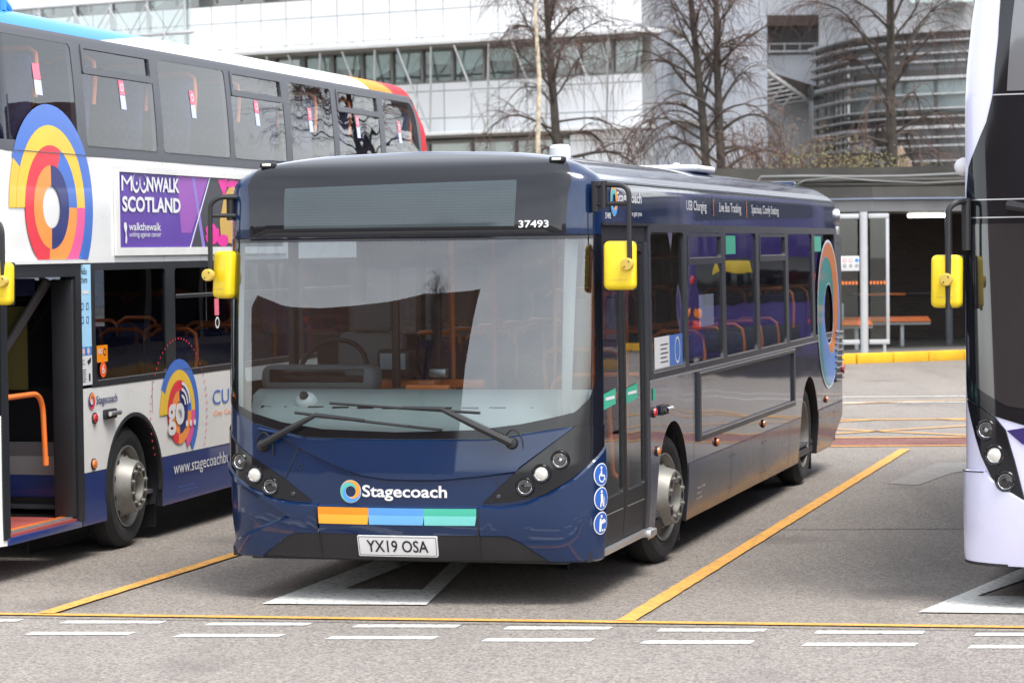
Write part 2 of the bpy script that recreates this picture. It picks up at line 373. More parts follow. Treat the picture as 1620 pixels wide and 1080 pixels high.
def rect(x0, x1, z0, z1): return [(x0, z0), (x1, z0), (x1, z1), (x0, z1)]
def rrect(x0, x1, z0, z1, r, n=5):
    return arc(x1-r, z0+r, r, -90, 0, n)+arc(x1-r, z1-r, r, 0, 90, n)+arc(x0+r, z1-r, r, 90, 180, n)+arc(x0+r, z0+r, r, 180, 270, n)
def clip(poly, ax, lim, keep_less):
    out = []
    for i in range(len(poly)):
        p, q = poly[i], poly[(i+1) % len(poly)]
        ip = (p[ax] <= lim) == keep_less; iq = (q[ax] <= lim) == keep_less
        if ip: out.append(p)
        if ip != iq:
            t = (lim-p[ax])/(q[ax]-p[ax]); out.append((p[0]+t*(q[0]-p[0]), p[1]+t*(q[1]-p[1])))
    return out
def swirl(mb, surf, cx, cz, r0, r1, cols, off, edge=None, rot=0, twist=150, clips=(), sgn=1):
    """three-armed ring emblem"""
    if edge: 
        p = circ(cx, cz, r1*1.035, 48)
        q = circ(cx, cz, r0*.95, 40)
        if not clips: mb.patch(surf, p, edge, holes=[q], off=off)
    for k, m in enumerate(cols):
        a0 = rot+k*120; n = 22; w_ = 118
        A = [(r1+(r0-r1)*i/n, a0+sgn*twist*(i/n)**.8) for i in range(n+1)]
        B = [(r0, a0+sgn*twist+w_*j/12) for j in range(1, 13)]
        C = [(r1+(r0-r1)*i/n, a0+w_+sgn*twist*(i/n)**.8) for i in range(n, -1, -1)][1:]
        D = [(r1, a0+w_-w_*j/12) for j in range(1, 12)]
        poly = [(cx+r*math.cos(R(a)), cz+r*math.sin(R(a))) for r, a in A+B+C+D]
        for ax, lim, less in clips: poly = clip(poly, ax, lim, less)
        if len(poly) > 2: mb.patch(surf, poly, m, off=off+.002)
    return mb
# ------------------------------------------------------------------ ground and road markings (flat paint sheets a few mm apart)
ASPH = roadmat('asphalt', (.255, .225, .198))
ASPH_OLD = roadmat('asphalt_lane', (.268, .242, .22))
YPAINT = roadmat('yellow_road_paint', (.15, .137, .125), worn=lin((224, 165, 82)))
WPAINT = roadmat('white_road_paint', (.15, .137, .125), worn=(.74, .73, .69))
REDTAR = roadmat('red_surfacing', (.21, .082, .068))
PALE = roadmat('pale_stain', (.15, .137, .125), worn=(.30, .28, .255))
def sheet(name, poly, mat, z, **tags):
    mb = MB(); mb.patch(Plane((0, 0, z), (1, 0, 0), (0, 1, 0)), poly, mat); return mb.build(name, smooth=False, kind='structure', **tags)
sheet('ground', rect(-400, 400, -300, 700), ASPH, 0)
sl = lambda x: 16.39+(x+3.22)*(15.3-16.39)/(2.96+3.22)
sheet('road', [(-60, sl(-60)-.20), (-60, -40), (60, -40), (60, sl(60)-.20)], ASPH_OLD, .004)
def stripe(name, a, b, wd, mat, z=.008):
    d = (Vector(b)-Vector(a)).normalized(); n = Vector((-d.y, d.x))*wd/2; a, b = Vector(a), Vector(b)
    m = max(1, min(90, int((b-a).length/.16))); L, Rr = [], []
    for i in range(m+1):
        p = a.lerp(b, i/m); j = n*(1+rnd.uniform(-.07, .07)); L.append(tuple(p+j)); Rr.append(tuple(p-j))
    return sheet(name, Rr+L[::-1], mat, z)
stripe('stop_line', (-14, sl(-14)), (14, sl(14)), .085, YPAINT)
bd = Vector((math.sin(R(15.6)), math.cos(R(15.6))))
for bx in (-9.85, -6.5, -2.93, .66, 4.25, 7.9):
    p = Vector((bx, sl(bx)+.02)); stripe('bay_line', p, p+bd*13.4, .105 if bx != .66 else .115, YPAINT, .012)
for row, (wx, dy) in enumerate(((-2.77, -.385), (-2.90, -.87))):
    for k in range(-3, 9):
        x0 = wx+k*(.898 if row == 0 else .9); c = sl(x0)+dy; q = .11
        d = Vector((.62, -.055)); t = Vector((.033, q)) if row == 0 else Vector((.04, q*1.05))
        P = Vector((x0, c)); sheet('give_way_dash', [tuple(P), tuple(P+d), tuple(P+d+t), tuple(P+t)], WPAINT, .008)
def tri_ring(tip, bl, br, inner):
    mb = MB(); mb.patch(Plane((0, 0, .009), (1, 0, 0), (0, 1, 0)), [bl, br, tip[1], tip[0]], WPAINT, holes=[inner]); mb.build('bay_symbol', smooth=False, kind='structure')
tri_ring(((-.48, 20.9), (-.09, 20.9)), (-1.61, 16.70), (-.56, 16.56), [(-1.13, 17.40), (-.61, 17.30), (-.30, 20.3), (-.33, 20.3)])
tri_ring(((4.75, 20.6), (5.2, 20.5)), (2.45, 15.96), (5.9, 15.40), [(2.93, 16.66), (5.35, 16.25), (4.98, 20.0), (4.86, 20.0)])
tri_ring(((-4.2, 21.6), (-3.8, 21.5)), (-6.2, 17.2), (-5.1, 17.0), [(-5.7, 17.9), (-5.2, 17.8), (-4.1, 21), (-4.13, 21)])
far = lambda x, y0: y0-.07*(x-4)
sheet('red_strip', [(-20, far(-20, 29.2)), (30, far(30, 29.2)), (30, far(30, 30.35)), (-20, far(-20, 30.35))], REDTAR, .004)
for y0, wd in ((29.17, .10), (30.45, .10), (33.6, .12)): stripe('far_yellow_line', (-20, far(-20, y0)), (30, far(30, y0)), wd, YPAINT, .008)
for a, b in (((2.0, 33.6), (5.6, 30.3)), ((3.6, 31.0), (9.5, 34.6)), ((5.4, 33.5), (9, 30)), ((-3, 33.9), (1, 30.6)), ((0, 30.7), (4.6, 33.5)), ((4.2, 36.8), (9, 38.2))): stripe('hatch_line', a, b, .085, YPAINT, .012)
for y0 in (37.2, 38.6): stripe('lane_edge_line', (-20, far(-20, y0)), (30, far(30, y0)), .13, WPAINT, .008)
sheet('stain', [(3.5, 24.6), (3.75, 24.4), (4.3, 25.7), (4.9, 26.2), (5.6, 26.3), (4.9, 26.9), (4.35, 26.9), (4.0, 26.0)], PALE, .005)
stripe('tar_joint', (-14, sl(-14)-.19), (14, sl(14)-.19), .02, roadmat('tar', (.05, .048, .046)), .007)
stripe('tar_joint', (1.9, 20.75), (14, 19.9), .02, MATS['tar'], .005)

# ------------------------------------------------------------------ shared bus pieces
def wheel(parent, x, y, r, face, front=True, steer=0, holes=8, side=1):
    w_ = part('wheel', parent, (x, y, r)); w_.rotation_euler = (0, 0, steer)
    ax = (side, 0, 0); t = MB(); wd = .25
    prof = [(-wd, .30), (-wd+.01, r-.06), (-wd+.05, r-.012), (-.14, r), (-.06, r), (-.045, r-.012), (-.008, r-.05), (0, r-.09), (-.006, r-.12), (-.02, .315), (-.05, .30)]
    t.lathe((0, 0, 0), ax, prof, TYRE, 48)
    for k in range(4): t.lathe((0, 0, 0), ax, [(-.075-k*.04, r+.002), (-.08-k*.04, r-.002)], BLACKM, 40)
    t.build('tyre', w_)
    m = MB()
    if front:
        pr = [(-.05, .30), (-.012, .312), (-.012, .30), (-.06, .275), (-.06, .255), (-.02, .215), (.055, .195), (.075, .185), (.075, .105), (.01, .098), (-.01, .06), (.03, .05), (.03, 0)]
    else:
        pr = [(-.05, .30), (-.012, .312), (-.012, .30), (-.10, .28), (-.17, .25), (-.18, .13), (-.08, .12), (-.07, .10), (-.06, 0)]
    m.lathe((0, 0, 0), ax, pr, STEEL, 48); m.build('rim', w_)
    nb = MB(); hh = .0765 if front else -.176
    for k in range(holes):
        a = 2*math.pi*k/holes
        rr = .143 if front else .19
        nb.lathe((side*hh, rr*math.cos(a), rr*math.sin(a)), ax, [(0, .027), (.002, 0)], BLACKM, 14)
        a += math.pi/holes; nb.lathe((side*(hh-.002), rr*math.cos(a), rr*math.sin(a)), ax, [(0, .014), (.02, .013), (.021, 0)], STEEL, 6)
    if front:
        for k in range(10):
            a = 2*math.pi*(k+.5)/10; nb.lathe((side*-.036, .236*math.cos(a), .236*math.sin(a)), (side*.45, -.9*math.cos(a)*0-0, 0) if 0 else ax, [(0.005, .021), (.006, 0)], BLACKM, 12)
    nb.build('wheel_bolts', w_); return w_
def seat_proto(b, o, rail=True):
    """one passenger seat, facing -y, origin on the floor"""
    s = MB(); s.box((0, .0, .43), (.43, .42, .10), b, .04); s.box((0, .24, .80), (.43, .10, .72), b, .045, Matrix.Rotation(R(-9), 3, 'X')); s.box((0, .298, .84), (.36, .02, .55), o, .01, Matrix.Rotation(R(-9), 3, 'X')); s.box((0, .05, .2), (.08, .3, .4), CABGREY, .01)
    me = s
    return me
def seats(parent, spots, floor, b=SEATB, o=SEATO, rail=ORANGE):
    first = None
    for (x, y, dz) in spots:
        if first is None:
            first = seat_proto(b, o).build('seat', parent, (x, y, floor+dz))
            g = MB(); g.tube([(-.21, .33, .85), (-.21, .37, 1.05), (-.19, .39, 1.17), (-.13, .40, 1.21), (.13, .40, 1.21), (.19, .39, 1.17), (.21, .37, 1.05), (.21, .33, .85)], .018, rail, 8); g.build('grab_rail', first)
        else: dup(first, parent, (x, y, floor+dz))
def round_pts(pts, r, n=5):
    P = [Vector(p) for p in pts]; out = [P[0]]
    for i in range(1, len(P)-1):
        a, b, c = P[i-1], P[i], P[i+1]; d1 = (a-b); d2 = (c-b); q = min(r, d1.length*.49, d2.length*.49)
        s, e = b+d1.normalized()*q, b+d2.normalized()*q
        for k in range(n+1):
            t = k/n; out.append(s*(1-t)**2+b*2*t*(1-t)+e*t*t)
    return out+[P[-1]]
def mirror(parent, arm, hc, hs, knob, rot=0, gap=.0):
    m = part('mirror', parent)
    a = MB()
    for pts, r in arm: a.tube(round_pts(pts, .07), r, BLACKM, 10)
    a.build('mirror_arm', m)
    h = MB(); h.box((0, 0, 0), hs, YELLOW, .035, seg=4); h.box((0, hs[1]*.36, 0), (hs[0]*1.012, hs[1]*.22, hs[2]*1.01), BLACKM, .012); h.box((0, -hs[1]*.5, -hs[2]*.30), (hs[0]*.5, .004, .004), KNOB); o = h.build('mirror_housing', m, hc); o.rotation_euler = (R(-4), 0, rot)
    g = MB(); g.box((0, 0, 0), (hs[0]*.86, .012, hs[2]*.88), glassmat('mirror_glass', (.02, .02, .02), .8, 0), .004); go = g.build('mirror_glass', m, (hc[0], hc[1]+hs[1]/2, hc[2])); go.rotation_euler = (R(-4), 0, rot)
    k = MB(); k.lathe(knob, (0, -1, 0), [(-.02, .035), (.0, .04), (.034, .039), (.042, .034), (.043, 0)], KNOB, 24)
    for dx in (-.018, .018): k.lathe((knob[0]+dx*.8, knob[1]-.042, knob[2]+dx*.9), (0, -1, 0), [(-.005, .006), (.002, .005), (.002, 0)], BLACKM, 8)
    k.build('mirror_knob', m); return m
def headlamp(parent, surf, s, v, r, kind='dip', off=.012):
    n = surf.nrm(s, v); n = (n*.35+Vector((0, -1, 0))*.65); n.z *= .2; n.normalize(); p = Vector(surf.raw(s, v))+Vector(surf.nrm(s, v))*off
    h = MB(); h.lathe(p, n, [(-.03, r*1.5), (.004, r*1.45), (.014, r*1.28), (.010, r*1.12), (-.01, r*1.08)], BLACKG, 28); h.lathe(p, n, [(-.002, r*1.1), (.006, r*1.03), (.004, r*.96)], CHROME, 28)
    if kind == 'dip': h.lathe(p, n, [(.002, r*.97), (-.02, r*.8), (-.03, r*.45), (-.02, r*.42), (.0, r*.38), (.008, r*.25), (.01, 0)], CHROME, 24)
    elif kind == 'drl': h.lathe(p, n, [(.003, r*.97), (.008, r*.8), (.011, 0)], LENSW, 24)
    else: h.lathe(p, n, [(.002, r*.97), (-.02, r*.85), (-.035, r*.5), (-.037, .0)], CHROME, 24); h.lathe(p, n, [(-.035, r*.3), (-.012, r*.28), (-.008, 0)], LENSW, 14)
    o = h.build('headlamp', parent)
    l = MB(); l.lathe(p, n, [(.005, r*1.0), (.012, r*.85), (.017, r*.45), (.018, 0)], GLASS_L, 24); l.build('lens', o); return o
def decals(parent, name, fn, surf):
    mb = MB(); fn(mb); return mb.build(name, parent)

# ------------------------------------------------------------------ the dark blue single-deck bus
HW = 1.255
MAIN = Surf(HW, .115, 1.0, .44, 10.9,
 [(.2, .2), (2.7, 2.7), (2.75, 2.745), (2.8, 2.785), (2.85, 2.815), (2.9, 2.838), (3.0, 2.865), (3.2, 2.885)],
 [(.2, .12), (.3, .06), (.45, .02), (.6, 0), (.8, 0), (1.0, .015), (1.2, .032), (1.5, .062), (1.8, .1), (2.1, .147), (2.25, .176), (2.312, .189), (2.335, .181), (2.45, .194), (2.6, .225), (2.7, .265), (2.75, .30), (2.8, .36), (2.85, .44), (2.9, .52), (3.0, .62), (3.2, .68)],
 [(.2, .03), (.66, 0), (1.3, 0), (2.0, .006), (2.4, .010), (2.6, .013), (2.66, .02), (2.7, .045), (2.75, .11), (2.8, .18), (2.85, .27), (2.9, .37), (3.0, .6), (3.2, HW-1e-4)], rear=(.13, 2.3))
def build_main():
    bus = thing('single_deck_bus', 'dark blue single deck bus with blank destination display parked between the yellow bay lines', 'bus', (-.7417, 16.5793, 0), -R(15.34))
    bus.rotation_euler = (0, R(.0), -R(15.34))
    S = MAIN; Y = lambda y: S.sy(y); se = S.s_end
    sd = lambda pts: [(Y(y), z) for y, z in pts]
    md = lambda pts: [(-Y(y), z) for y, z in pts][::-1]
    low = [(1.78, .243), (1.98, .243)]+arc(2.52, .46, .54, 180, 0)+[(3.06, .243), (8.22, .243)]+arc(8.76, .46, .54, 180, 0)+[(9.30, .243), (10.25, .243), (10.9, .52), (10.9, 1.32), (1.78, 1.32)]
    low_off = [(.42, .29), (1.98, .243)]+low[2:-1]+[(.42, 1.295)]
    b = MB()
    b.patch(S, [(-se, 2.39), (-1.42, 2.39), (-1.42, 2.315), (1.40, 2.315), (1.40, 2.39), (se, 2.39), (se, 3.199), (-se, 3.199)], NAVY)
    b.patch(S, sd(low), NAVYSIDE, thick=.05, rim=BLACKM); b.patch(S, md(low_off), NAVYSIDE, thick=.05, rim=BLACKM)
    b.patch(S, [(-1.425, .29), (1.40, .29), (1.40, 1.125), (1.14, 1.125), (.81, 1.075), (.6, 1.045), (0, 1.04), (-.61, 1.045), (-.8, 1.08), (-.995, 1.125), (-1.275, 1.245), (-1.425, 1.295)], NAVY)
    vs = [.243, .5, .9, 1.32, 1.9, 2.39, 2.6, 2.66, 2.7, 2.75, 2.8, 2.85, 2.9, 3.0, 3.19]
    ring = [S.raw(se, v) for v in vs[1:]]+[S.raw(-se, v) for v in vs[:0:-1]]
    b.raw(ring, [tuple(range(len(ring)-1, -1, -1))], NAVY)
    b.build('body', bus)
    sk = MB(); ar = lambda cy, a0, a1: arc(cy, .46, .56, a0, a1, 8)
    sk.patch(S, sd([(3.07, .246), (8.21, .246)]+ar(8.76, 180, 160)+ar(2.52, 20, 0)), SKIRTM, off=.003, thick=.003); sk.patch(S, sd([(9.31, .246), (10.25, .246), (10.89, .51), (10.89, .65)]+ar(8.76, 20, 0)), SKIRTM, off=.003, thick=.003); sk.build('skirt', bus)
    c = MB(); c.box((0, 5.5, .30), (2.4, 10.5, .06), BLACKM); c.box((0, 5.2, .42), (1.2, 9.6, .2), BLACKM); c.box((0, .45, .31), (2.1, .5, .1), BLACKM)
    c.box((.9, .37, .262), (.26, .16, .03), BLACKM, .005)
    for y in (2.52, 8.76):
        for sg in (1, -1):
            A = arc(0, .46, .55, 200, -20, 20); c.raw([(sg*1.2, y+q[0], q[1]) for q in A]+[(sg*.62, y+q[0], q[1]) for q in A], [(i, i+1, 22+i, 21+i) for i in range(20)], BLACKM)
            c.box((sg*.62, y, .5), (.02, 1.1, 1.0), BLACKM)
            c.box((sg*1.0, y+.6, .34), (.34, .02, .5), RUBBER)
    c.build('chassis', bus)
    # front
    f = MB(); e = .012
    f.patch(S, [(-.97, 1.095), (-.80, 1.055), (-.668, .985), (-.52, .92), (-.383, .868), (-.219, .818), (-.057, .797), (.12, .793), (.307, .797), (.549, .820), (.772, .848), (.79, .872), (1.115, 1.105), (.81, 1.063), (.6, 1.033), (0, 1.028), (-.61, 1.033), (-.8, 1.068)], NAVY, off=.016, thick=.016, flare=.012)
    f.build('front_flap', bus)
    g = MB()
    for a, q in (((-.668, .985), (-.768, .79)), ((-.975, 1.09), (-.93, .99)), ((-.545, .60), (-.535, .30)), ((.53, .61), (.535, .30))):
        d = Vector((q[0]-a[0], q[1]-a[1])).normalized(); n = Vector((-d.y, d.x))*.0035; g.patch(S, [(a[0]-n.x, a[1]-n.y), (q[0]-n.x, q[1]-n.y), (q[0]+n.x, q[1]+n.y), (a[0]+n.x, a[1]+n.y)], BLACKM, off=.026 if a[1] < .7 else .004)
    for a in ((-.66, .865), (.655, .775)): g.patch(S, circ(a[0], a[1], .018, 16), BLACKM, holes=[circ(a[0], a[1], .013, 16)], off=.006)
    g.build('panel_gap', bus)
    bp = MB(); up = [(.53, .62), (.67, .612), (.826, .635), (.985, .70), (1.147, .795), (1.267, .89), (1.40, .972)]
    upl = [(-.53, .62), (-.70, .622), (-.826, .64), (-.988, .70), (-1.184, .765), (-1.30, .83), (-1.425, .93)]
    lowr = [(.98, .292), (.80, .41), (.71, .45), (.54, .452)]
    bp.patch(S, [(1.40, .285)]+up[::-1]+lowr[::-1], NAVY, off=.022, thick=.024, flare=.02)
    bp.patch(S, upl[::-1]+[(-1.425, .285)]+[(-x, z) for x, z in lowr], NAVY, off=.022, thick=.024, flare=.02)
    bp.patch(S, rect(-.527, .527, .452, .62), NAVY, off=.020, thick=.02, flare=.012)
    bp.patch(S, [(-.98, .292), (.98, .292), (.80, .41), (.71, .45), (-.71, .45), (-.80, .41)], BLACKM, off=.012)
    bp.build('bumper', bus)
    st = MB()
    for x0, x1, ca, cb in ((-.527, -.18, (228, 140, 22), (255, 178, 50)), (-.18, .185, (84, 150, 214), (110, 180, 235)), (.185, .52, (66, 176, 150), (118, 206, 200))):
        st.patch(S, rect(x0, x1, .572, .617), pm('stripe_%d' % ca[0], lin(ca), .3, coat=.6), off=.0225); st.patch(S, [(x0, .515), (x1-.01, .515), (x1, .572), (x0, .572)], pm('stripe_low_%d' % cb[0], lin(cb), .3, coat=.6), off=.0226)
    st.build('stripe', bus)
    for cl, nm in (([(.56, .65), (.75, .662), (.95, .705), (1.10, .789), (1.245, .888), (1.40, .98), (1.40, 1.12), (1.14, 1.12), (.778, .851)], 1), ([(-.58, .65), (-.768, .78), (-1.272, 1.055), (-1.425, 1.11), (-1.425, .96), (-1.30, .85), (-1.184, .782), (-.988, .715), (-.826, .657)], -1)):
        h = MB(); h.patch(S, cl, BLACKG, off=.01, thick=.012, flare=.003); ho = h.build('headlamp_cluster', bus)
        for (s, v, r, k) in (((1.045, .915, .042, 'dip'), (.93, .833, .042, 'drl'), (.827, .752, .042, 'main')) if nm > 0 else ((-1.113, .882, .042, 'dip'), (-.992, .805, .042, 'drl'), (-.874, .735, .042, 'main'))): headlamp(ho, S, s, v, r, k)
        t = MB(); q = S.raw(.66*nm if nm > 0 else -.709, .69); t.lathe(q, (0, -1, .1), [(0, .016), (.016, .014), (.02, .01), (.02, 0)], GREYF, 14); t.build('washer_jet', ho)
    gh = [(-1.30, 2.285), (-1.30, 1.42), (-1.25, 1.31), (-1.14, 1.235), (-1.0, 1.19), (-.8, 1.14), (-.5, 1.10), (0, 1.085), (.5, 1.10), (.8, 1.135), (1.0, 1.175), (1.14, 1.205), (1.25, 1.29), (1.30, 1.40), (1.30, 2.285)]
    fr = MB(); fr.patch(S, [(-1.40, 2.313), (-1.40, 1.295), (-1.275, 1.247), (-.995, 1.127), (-.8, 1.082), (-.61, 1.047), (0, 1.042), (.6, 1.047), (.81, 1.077), (1.14, 1.122), (1.40, 1.122), (1.40, 2.313)], BLACKG, holes=[gh], off=.004)
    fr.build('windscreen_surround', bus)
    wg = MB(); wg.patch(S, gh, GLASS_W, off=.002); wg.build('windscreen', bus)
    dome = [(-1.075, 2.325), (1.075, 2.325), (1.08, 2.45), (1.09, 2.59), (1.13, 2.70), (1.25, 2.80), (.95, 2.875), (.6, 2.92), (.3, 2.945), (0, 2.955), (-.3, 2.945), (-.6, 2.92), (-.95, 2.875), (-1.25, 2.80), (-1.13, 2.70), (-1.09, 2.59), (-1.08, 2.45)]
    d = MB(); d.patch(S, dome, BLACKG, off=.007, thick=.009); do = d.build('destination_box', bus)
    d = MB(); d.patch(S, [(-1.0, 2.328), (1.0, 2.328), (.93, 2.35), (-.93, 2.35)], RUBBER, off=.012); d.build('seal', do)
    led = MB(); LED = pm('led_screen_glass', (.05, .066, .074), .08, var=.05)
    led.patch(S, [(-.815, 2.372), (.745, 2.372), (.755, 2.672), (-.825, 2.642)], LED, off=.0095); lo = led.build('destination_screen', do)
    dots = MB(); DOT = pm('led_dots', (.085, .105, .105), .4)
    for j in range(13):
        for i in range(96):
            x = -.79+i*.016; z = 2.395+j*.0185; dots.raw([Vector(S.raw(x+a, z+q))+S.nrm(x, z)*.0112 for a, q in ((-.0026, -.0026), (.0026, -.0026), (.0026, .0026), (-.0026, .0026))], [(0, 1, 2, 3)], DOT)
    dots.build('led_dots', lo)
    t = MB(); t.text(S, '37493', .771, .966, 2.360, 2.407, WHITE, off=.0095, bold=.018); t.build('fleet_number', do)
    for s in (-1.215, 1.19):
        t = MB(); p = Vector(S.raw(s, 2.815)); t.box(p+Vector((0, -.01, .01)), (.10, .07, .035), BLACKM, .01); t.box(p+Vector((0, -.045, .012)), (.06, .012, .018), LENSW, .004); t.build('marker_lamp', bus)
    # lettering on the nose
    t = MB(); OR, TE, BL = pm('emblem_orange', lin((240, 150, 50)), .35), pm('emblem_teal', lin((90, 185, 175)), .35), pm('emblem_blue', lin((80, 150, 215)), .35)
    swirl(t, S, -.305, .715, .036, .069, (OR, TE, BL), .004, edge=WHITE, rot=30, twist=140, sgn=-1); t.build('emblem', bus)
    t = MB(); t.text(S, 'Stagecoach', -.226, .332, .660, .758, WHITE, off=.005, bold=.022); t.build('lettering', bus)
    np_ = MB(); np_.patch(S, rrect(-.265, .265, .318, .447, .008), WHITE, off=.030, thick=.02); po = np_.build('number_plate', bus)
    np_ = MB(); np_.text(S, 'YX19 OSA', -.205, .205, .345, .42, RUBBER, off=.032, bold=.012)
    np_.patch(S, rrect(-.258, .258, .325, .440, .006), RUBBER, holes=[rrect(-.255, .255, .328, .437, .005)], off=.0315); np_.build('registration', po)
    ICON = pm('icon_blue', lin((50, 95, 175)), .35)
    for i, v in enumerate((.812, .664, .512)):
        t = MB(); s = 1.333; t.patch(S, circ(s, v, .072), WHITE, off=.0255); t.patch(S, circ(s, v, .065), ICON, off=.027); k = lambda pts: t.patch(S, [(s+x, v+z) for x, z in pts], WHITE, off=.0285)
        t.patch(S, circ(s-.005, v+.043, .010, 12), WHITE, off=.0285)
        if i == 0:
            k(sector(.0, -.018, .022, .031, 100, 380, 16)); k([(-.012, .03), (.0, .03), (.002, .0), (.03, -.002), (.04, -.035), (.03, -.036), (.022, -.012), (-.012, -.01)])
        elif i == 1:
            k([(-.016, .03), (.008, .03), (.012, -.01), (.02, -.052), (.008, -.052), (-.002, -.015), (-.012, -.052), (-.022, -.052), (-.014, -.005)]); k([(.02, .01), (.025, .01), (.032, -.052), (.028, -.052)])
        else:
            k([(-.022, .03), (-.006, .03), (-.002, .005), (.03, .012), (.028, .0), (.0, -.006), (-.004, -.052), (-.024, -.052)]); k(sector(.02, .0, .012, .026, 0, 180, 10)); t.patch(S, circ(s+.012, v-.045, .008, 10), WHITE, off=.0285); t.patch(S, circ(s+.034, v-.045, .008, 10), WHITE, off=.0285)
        t.build('access_symbol', bus)
    # wipers
    for nm, piv, elb, b0, b1, bj in ((0, (-.926, .99), (-.527, 1.185), (-.692, 1.20), (.303, 1.10), (-.20, 1.155)), (1, (.745, 1.02), (.305, 1.228), (-.445, 1.262), (.54, 1.205), (.05, 1.235))):
        P = lambda q, o: Vector(S.raw(*q))+S.nrm(*q)*o
        t = MB(); t.lathe(P(piv, 0), S.nrm(*piv), [(0, .04), (.03, .04), (.05, .03), (.055, 0)], BLACKM, 18)
        t.tube([P(piv, .05), P(((piv[0]*.5+elb[0]*.5), (piv[1]+elb[1])/2), .065), P(elb, .06), P(bj, .045)], [.026, .022, .016, .011], BLACKM, 8); wo_ = t.build('wiper', bus)
        t = MB(); n = 14; pts = [(b0[0]+(b1[0]-b0[0])*i/n, b0[1]+(b1[1]-b0[1])*i/n) for i in range(n+1)]
        t.tube([P(q, .022) for q in pts], .010, RUBBER, 6); t.tube([P(q, .036) for q in pts[3:-3]], .008, BLACKM, 6); t.build('blade', wo_)
        t = MB(); t.tube(round_pts([P((piv[0]-.06, piv[1]+.02), .01), P((piv[0], piv[1]+.10), .02), P((piv[0]+.07, piv[1]+.03), .02), P((piv[0]+.07, piv[1]-.06), .01)], .06), .005, RUBBER, 6); t.build('washer_hose', wo_)
    # nearside band, windows
    BAYS = [(1.86, 2.98), (3.10, 4.46), (4.60, 5.98), (6.12, 7.48), (7.62, 9.0), (9.14, 10.45)]
    band = MB(); band.patch(S, sd(rect(1.78, 10.9, 1.32, 2.39)), GREYF, holes=[sd(rrect(a, c_, 1.365, 2.33, .05)) for a, c_ in BAYS], off=.003, thick=.04)
    offb = BAYS[:]; offb[0] = (1.6, 2.98); offb = [(.55, 1.5)]+offb
    band.patch(S, md(rect(.40, 10.9, 1.295, 2.39)), GREYF, holes=[md(rrect(a, c_, 1.365, 2.33, .05)) for a, c_ in offb], off=.003, thick=.04); band.build('window_band', bus)
    for i, (a, c_) in enumerate(BAYS):
        g = MB(); g.patch(S, sd(rrect(a, c_, 1.365, 2.33, .05)), GLASS_S, off=-.008); go = g.build('side_window', bus)
        g = MB(); g.patch(S, sd(rect(a+.01, c_-.01, 1.358, 1.368)), ALU, off=.006)
        g.build('window_trim', go); g = MB()
        if i in (1, 3): g.patch(S, sd(rrect(a+.02, c_-.02, 2.09, 2.325, .02)), GREYF, holes=[sd(rrect(a+.05, c_-.06, 2.145, 2.30, .02))], off=.008, thick=.02); g.patch(S, sd(rect(a+.05, c_-.06, 2.135, 2.143)), ALU, off=.012)
        if g.v: g.build('hopper_frame', go)
    for (a, c_) in offb:
        g = MB(); g.patch(S, md(rrect(a, c_, 1.365, 2.33, .05)), GLASS_S, off=-.008); go = g.build('side_window', bus)
    vn = MB(); vn.patch(S, md(rect(3.12, 4.44, 2.08, 2.31)), WHITE, off=-.004); vn.patch(S, md(rect(4.62, 5.96, 2.08, 2.31)), WHITE, off=-.004); vn.patch(S, md(rect(6.14, 7.2, 2.08, 2.31)), WHITE, off=-.004)
    vn.text(S, 'Stagecoach', -Y(6.9), -Y(3.3), 2.10, 2.29, GREYF, off=-.012, bold=.02); vn.build('window_lettering', bus)
    t = MB(); t.patch(S, sd(rect(1.79, 10.9, 1.304, 1.314)), ALU, off=.006, thick=.006); t.patch(S, sd(rect(3.06, 8.22, .652, .660)), pm('purple_line', (.03, .02, .09), .3), off=.003)
    t.patch(S, sd(rect(9.3, 10.9, .655, .662)), BLACKM, off=.003)
    t.patch(S, sd(rect(.40, 10.85, 2.652, 2.662)), BLACKM, off=.004); t.patch(S, sd(rect(.40, 10.85, 2.672, 2.676)), ALU, off=.003)
    for y in (4.78, 6.25, 7.6): t.patch(S, sd(rect(y, y+.008, .25, .645)), BLACKM, off=.006)
    for y in (3.26, 9.55, 10.3): t.patch(S, sd(rect(y, y+.006, .25 if y < 10 else .3, 1.3)), BLACKM, off=.003)
    for y in (2.85, 4.1, 6.9, 9.1): t.patch(S, sd(rect(y, y+.006, 2.40, 2.65)), BLACKM, off=.002)
    for y in (4.7, 4.88, 6.17, 6.35, 9.4, 10.22, 10.4):
        for z in (.33, .58):
            if y > 10 and z < .4: continue
            t.patch(S, sd(circ(y, z, .012, 10)), BLACKM, off=.0075)
    t.patch(S, sd(rect(.40, 1.80, 2.372, 2.39)), BLACKM, off=.015, thick=.015)
    t.build('trim', bus)
    ad = MB(); o_, i_ = rect(3.40, 7.83, .79, 1.297), rect(3.47, 7.76, .835, 1.262)
    ad.patch(S, sd(o_), GREYF, holes=[sd(i_)], off=.02, thick=.02); ad.patch(S, sd(rect(3.46, 7.78, .826, .836)), ALU, off=.022); ad.patch(S, sd(rect(3.40, 7.83, 1.285, 1.297)), ALU, off=.022); ad.build('advert_frame', bus)
    for y, z, nm, m, r in ((1.97, .83, 'marker_lamp', AMBER, .03), (4.12, .735, 'marker_lamp', AMBER, .03), (6.2, .735, 'marker_lamp', AMBER, .03), (9.75, .735, 'marker_lamp', AMBER, .03), (1.87, 1.10, 'door_button', REDL, .032)):
        t = MB(); p = S.raw(Y(y), z); t.lathe(p, (1, 0, 0), [(0, r*1.15), (.012, r*1.15)], BLACKM, 16); t.lathe(p, (1, 0, 0), [(.01, r), (.022, r*.9), (.028, r*.5), (.029, 0)], m, 16); t.build(nm, bus)
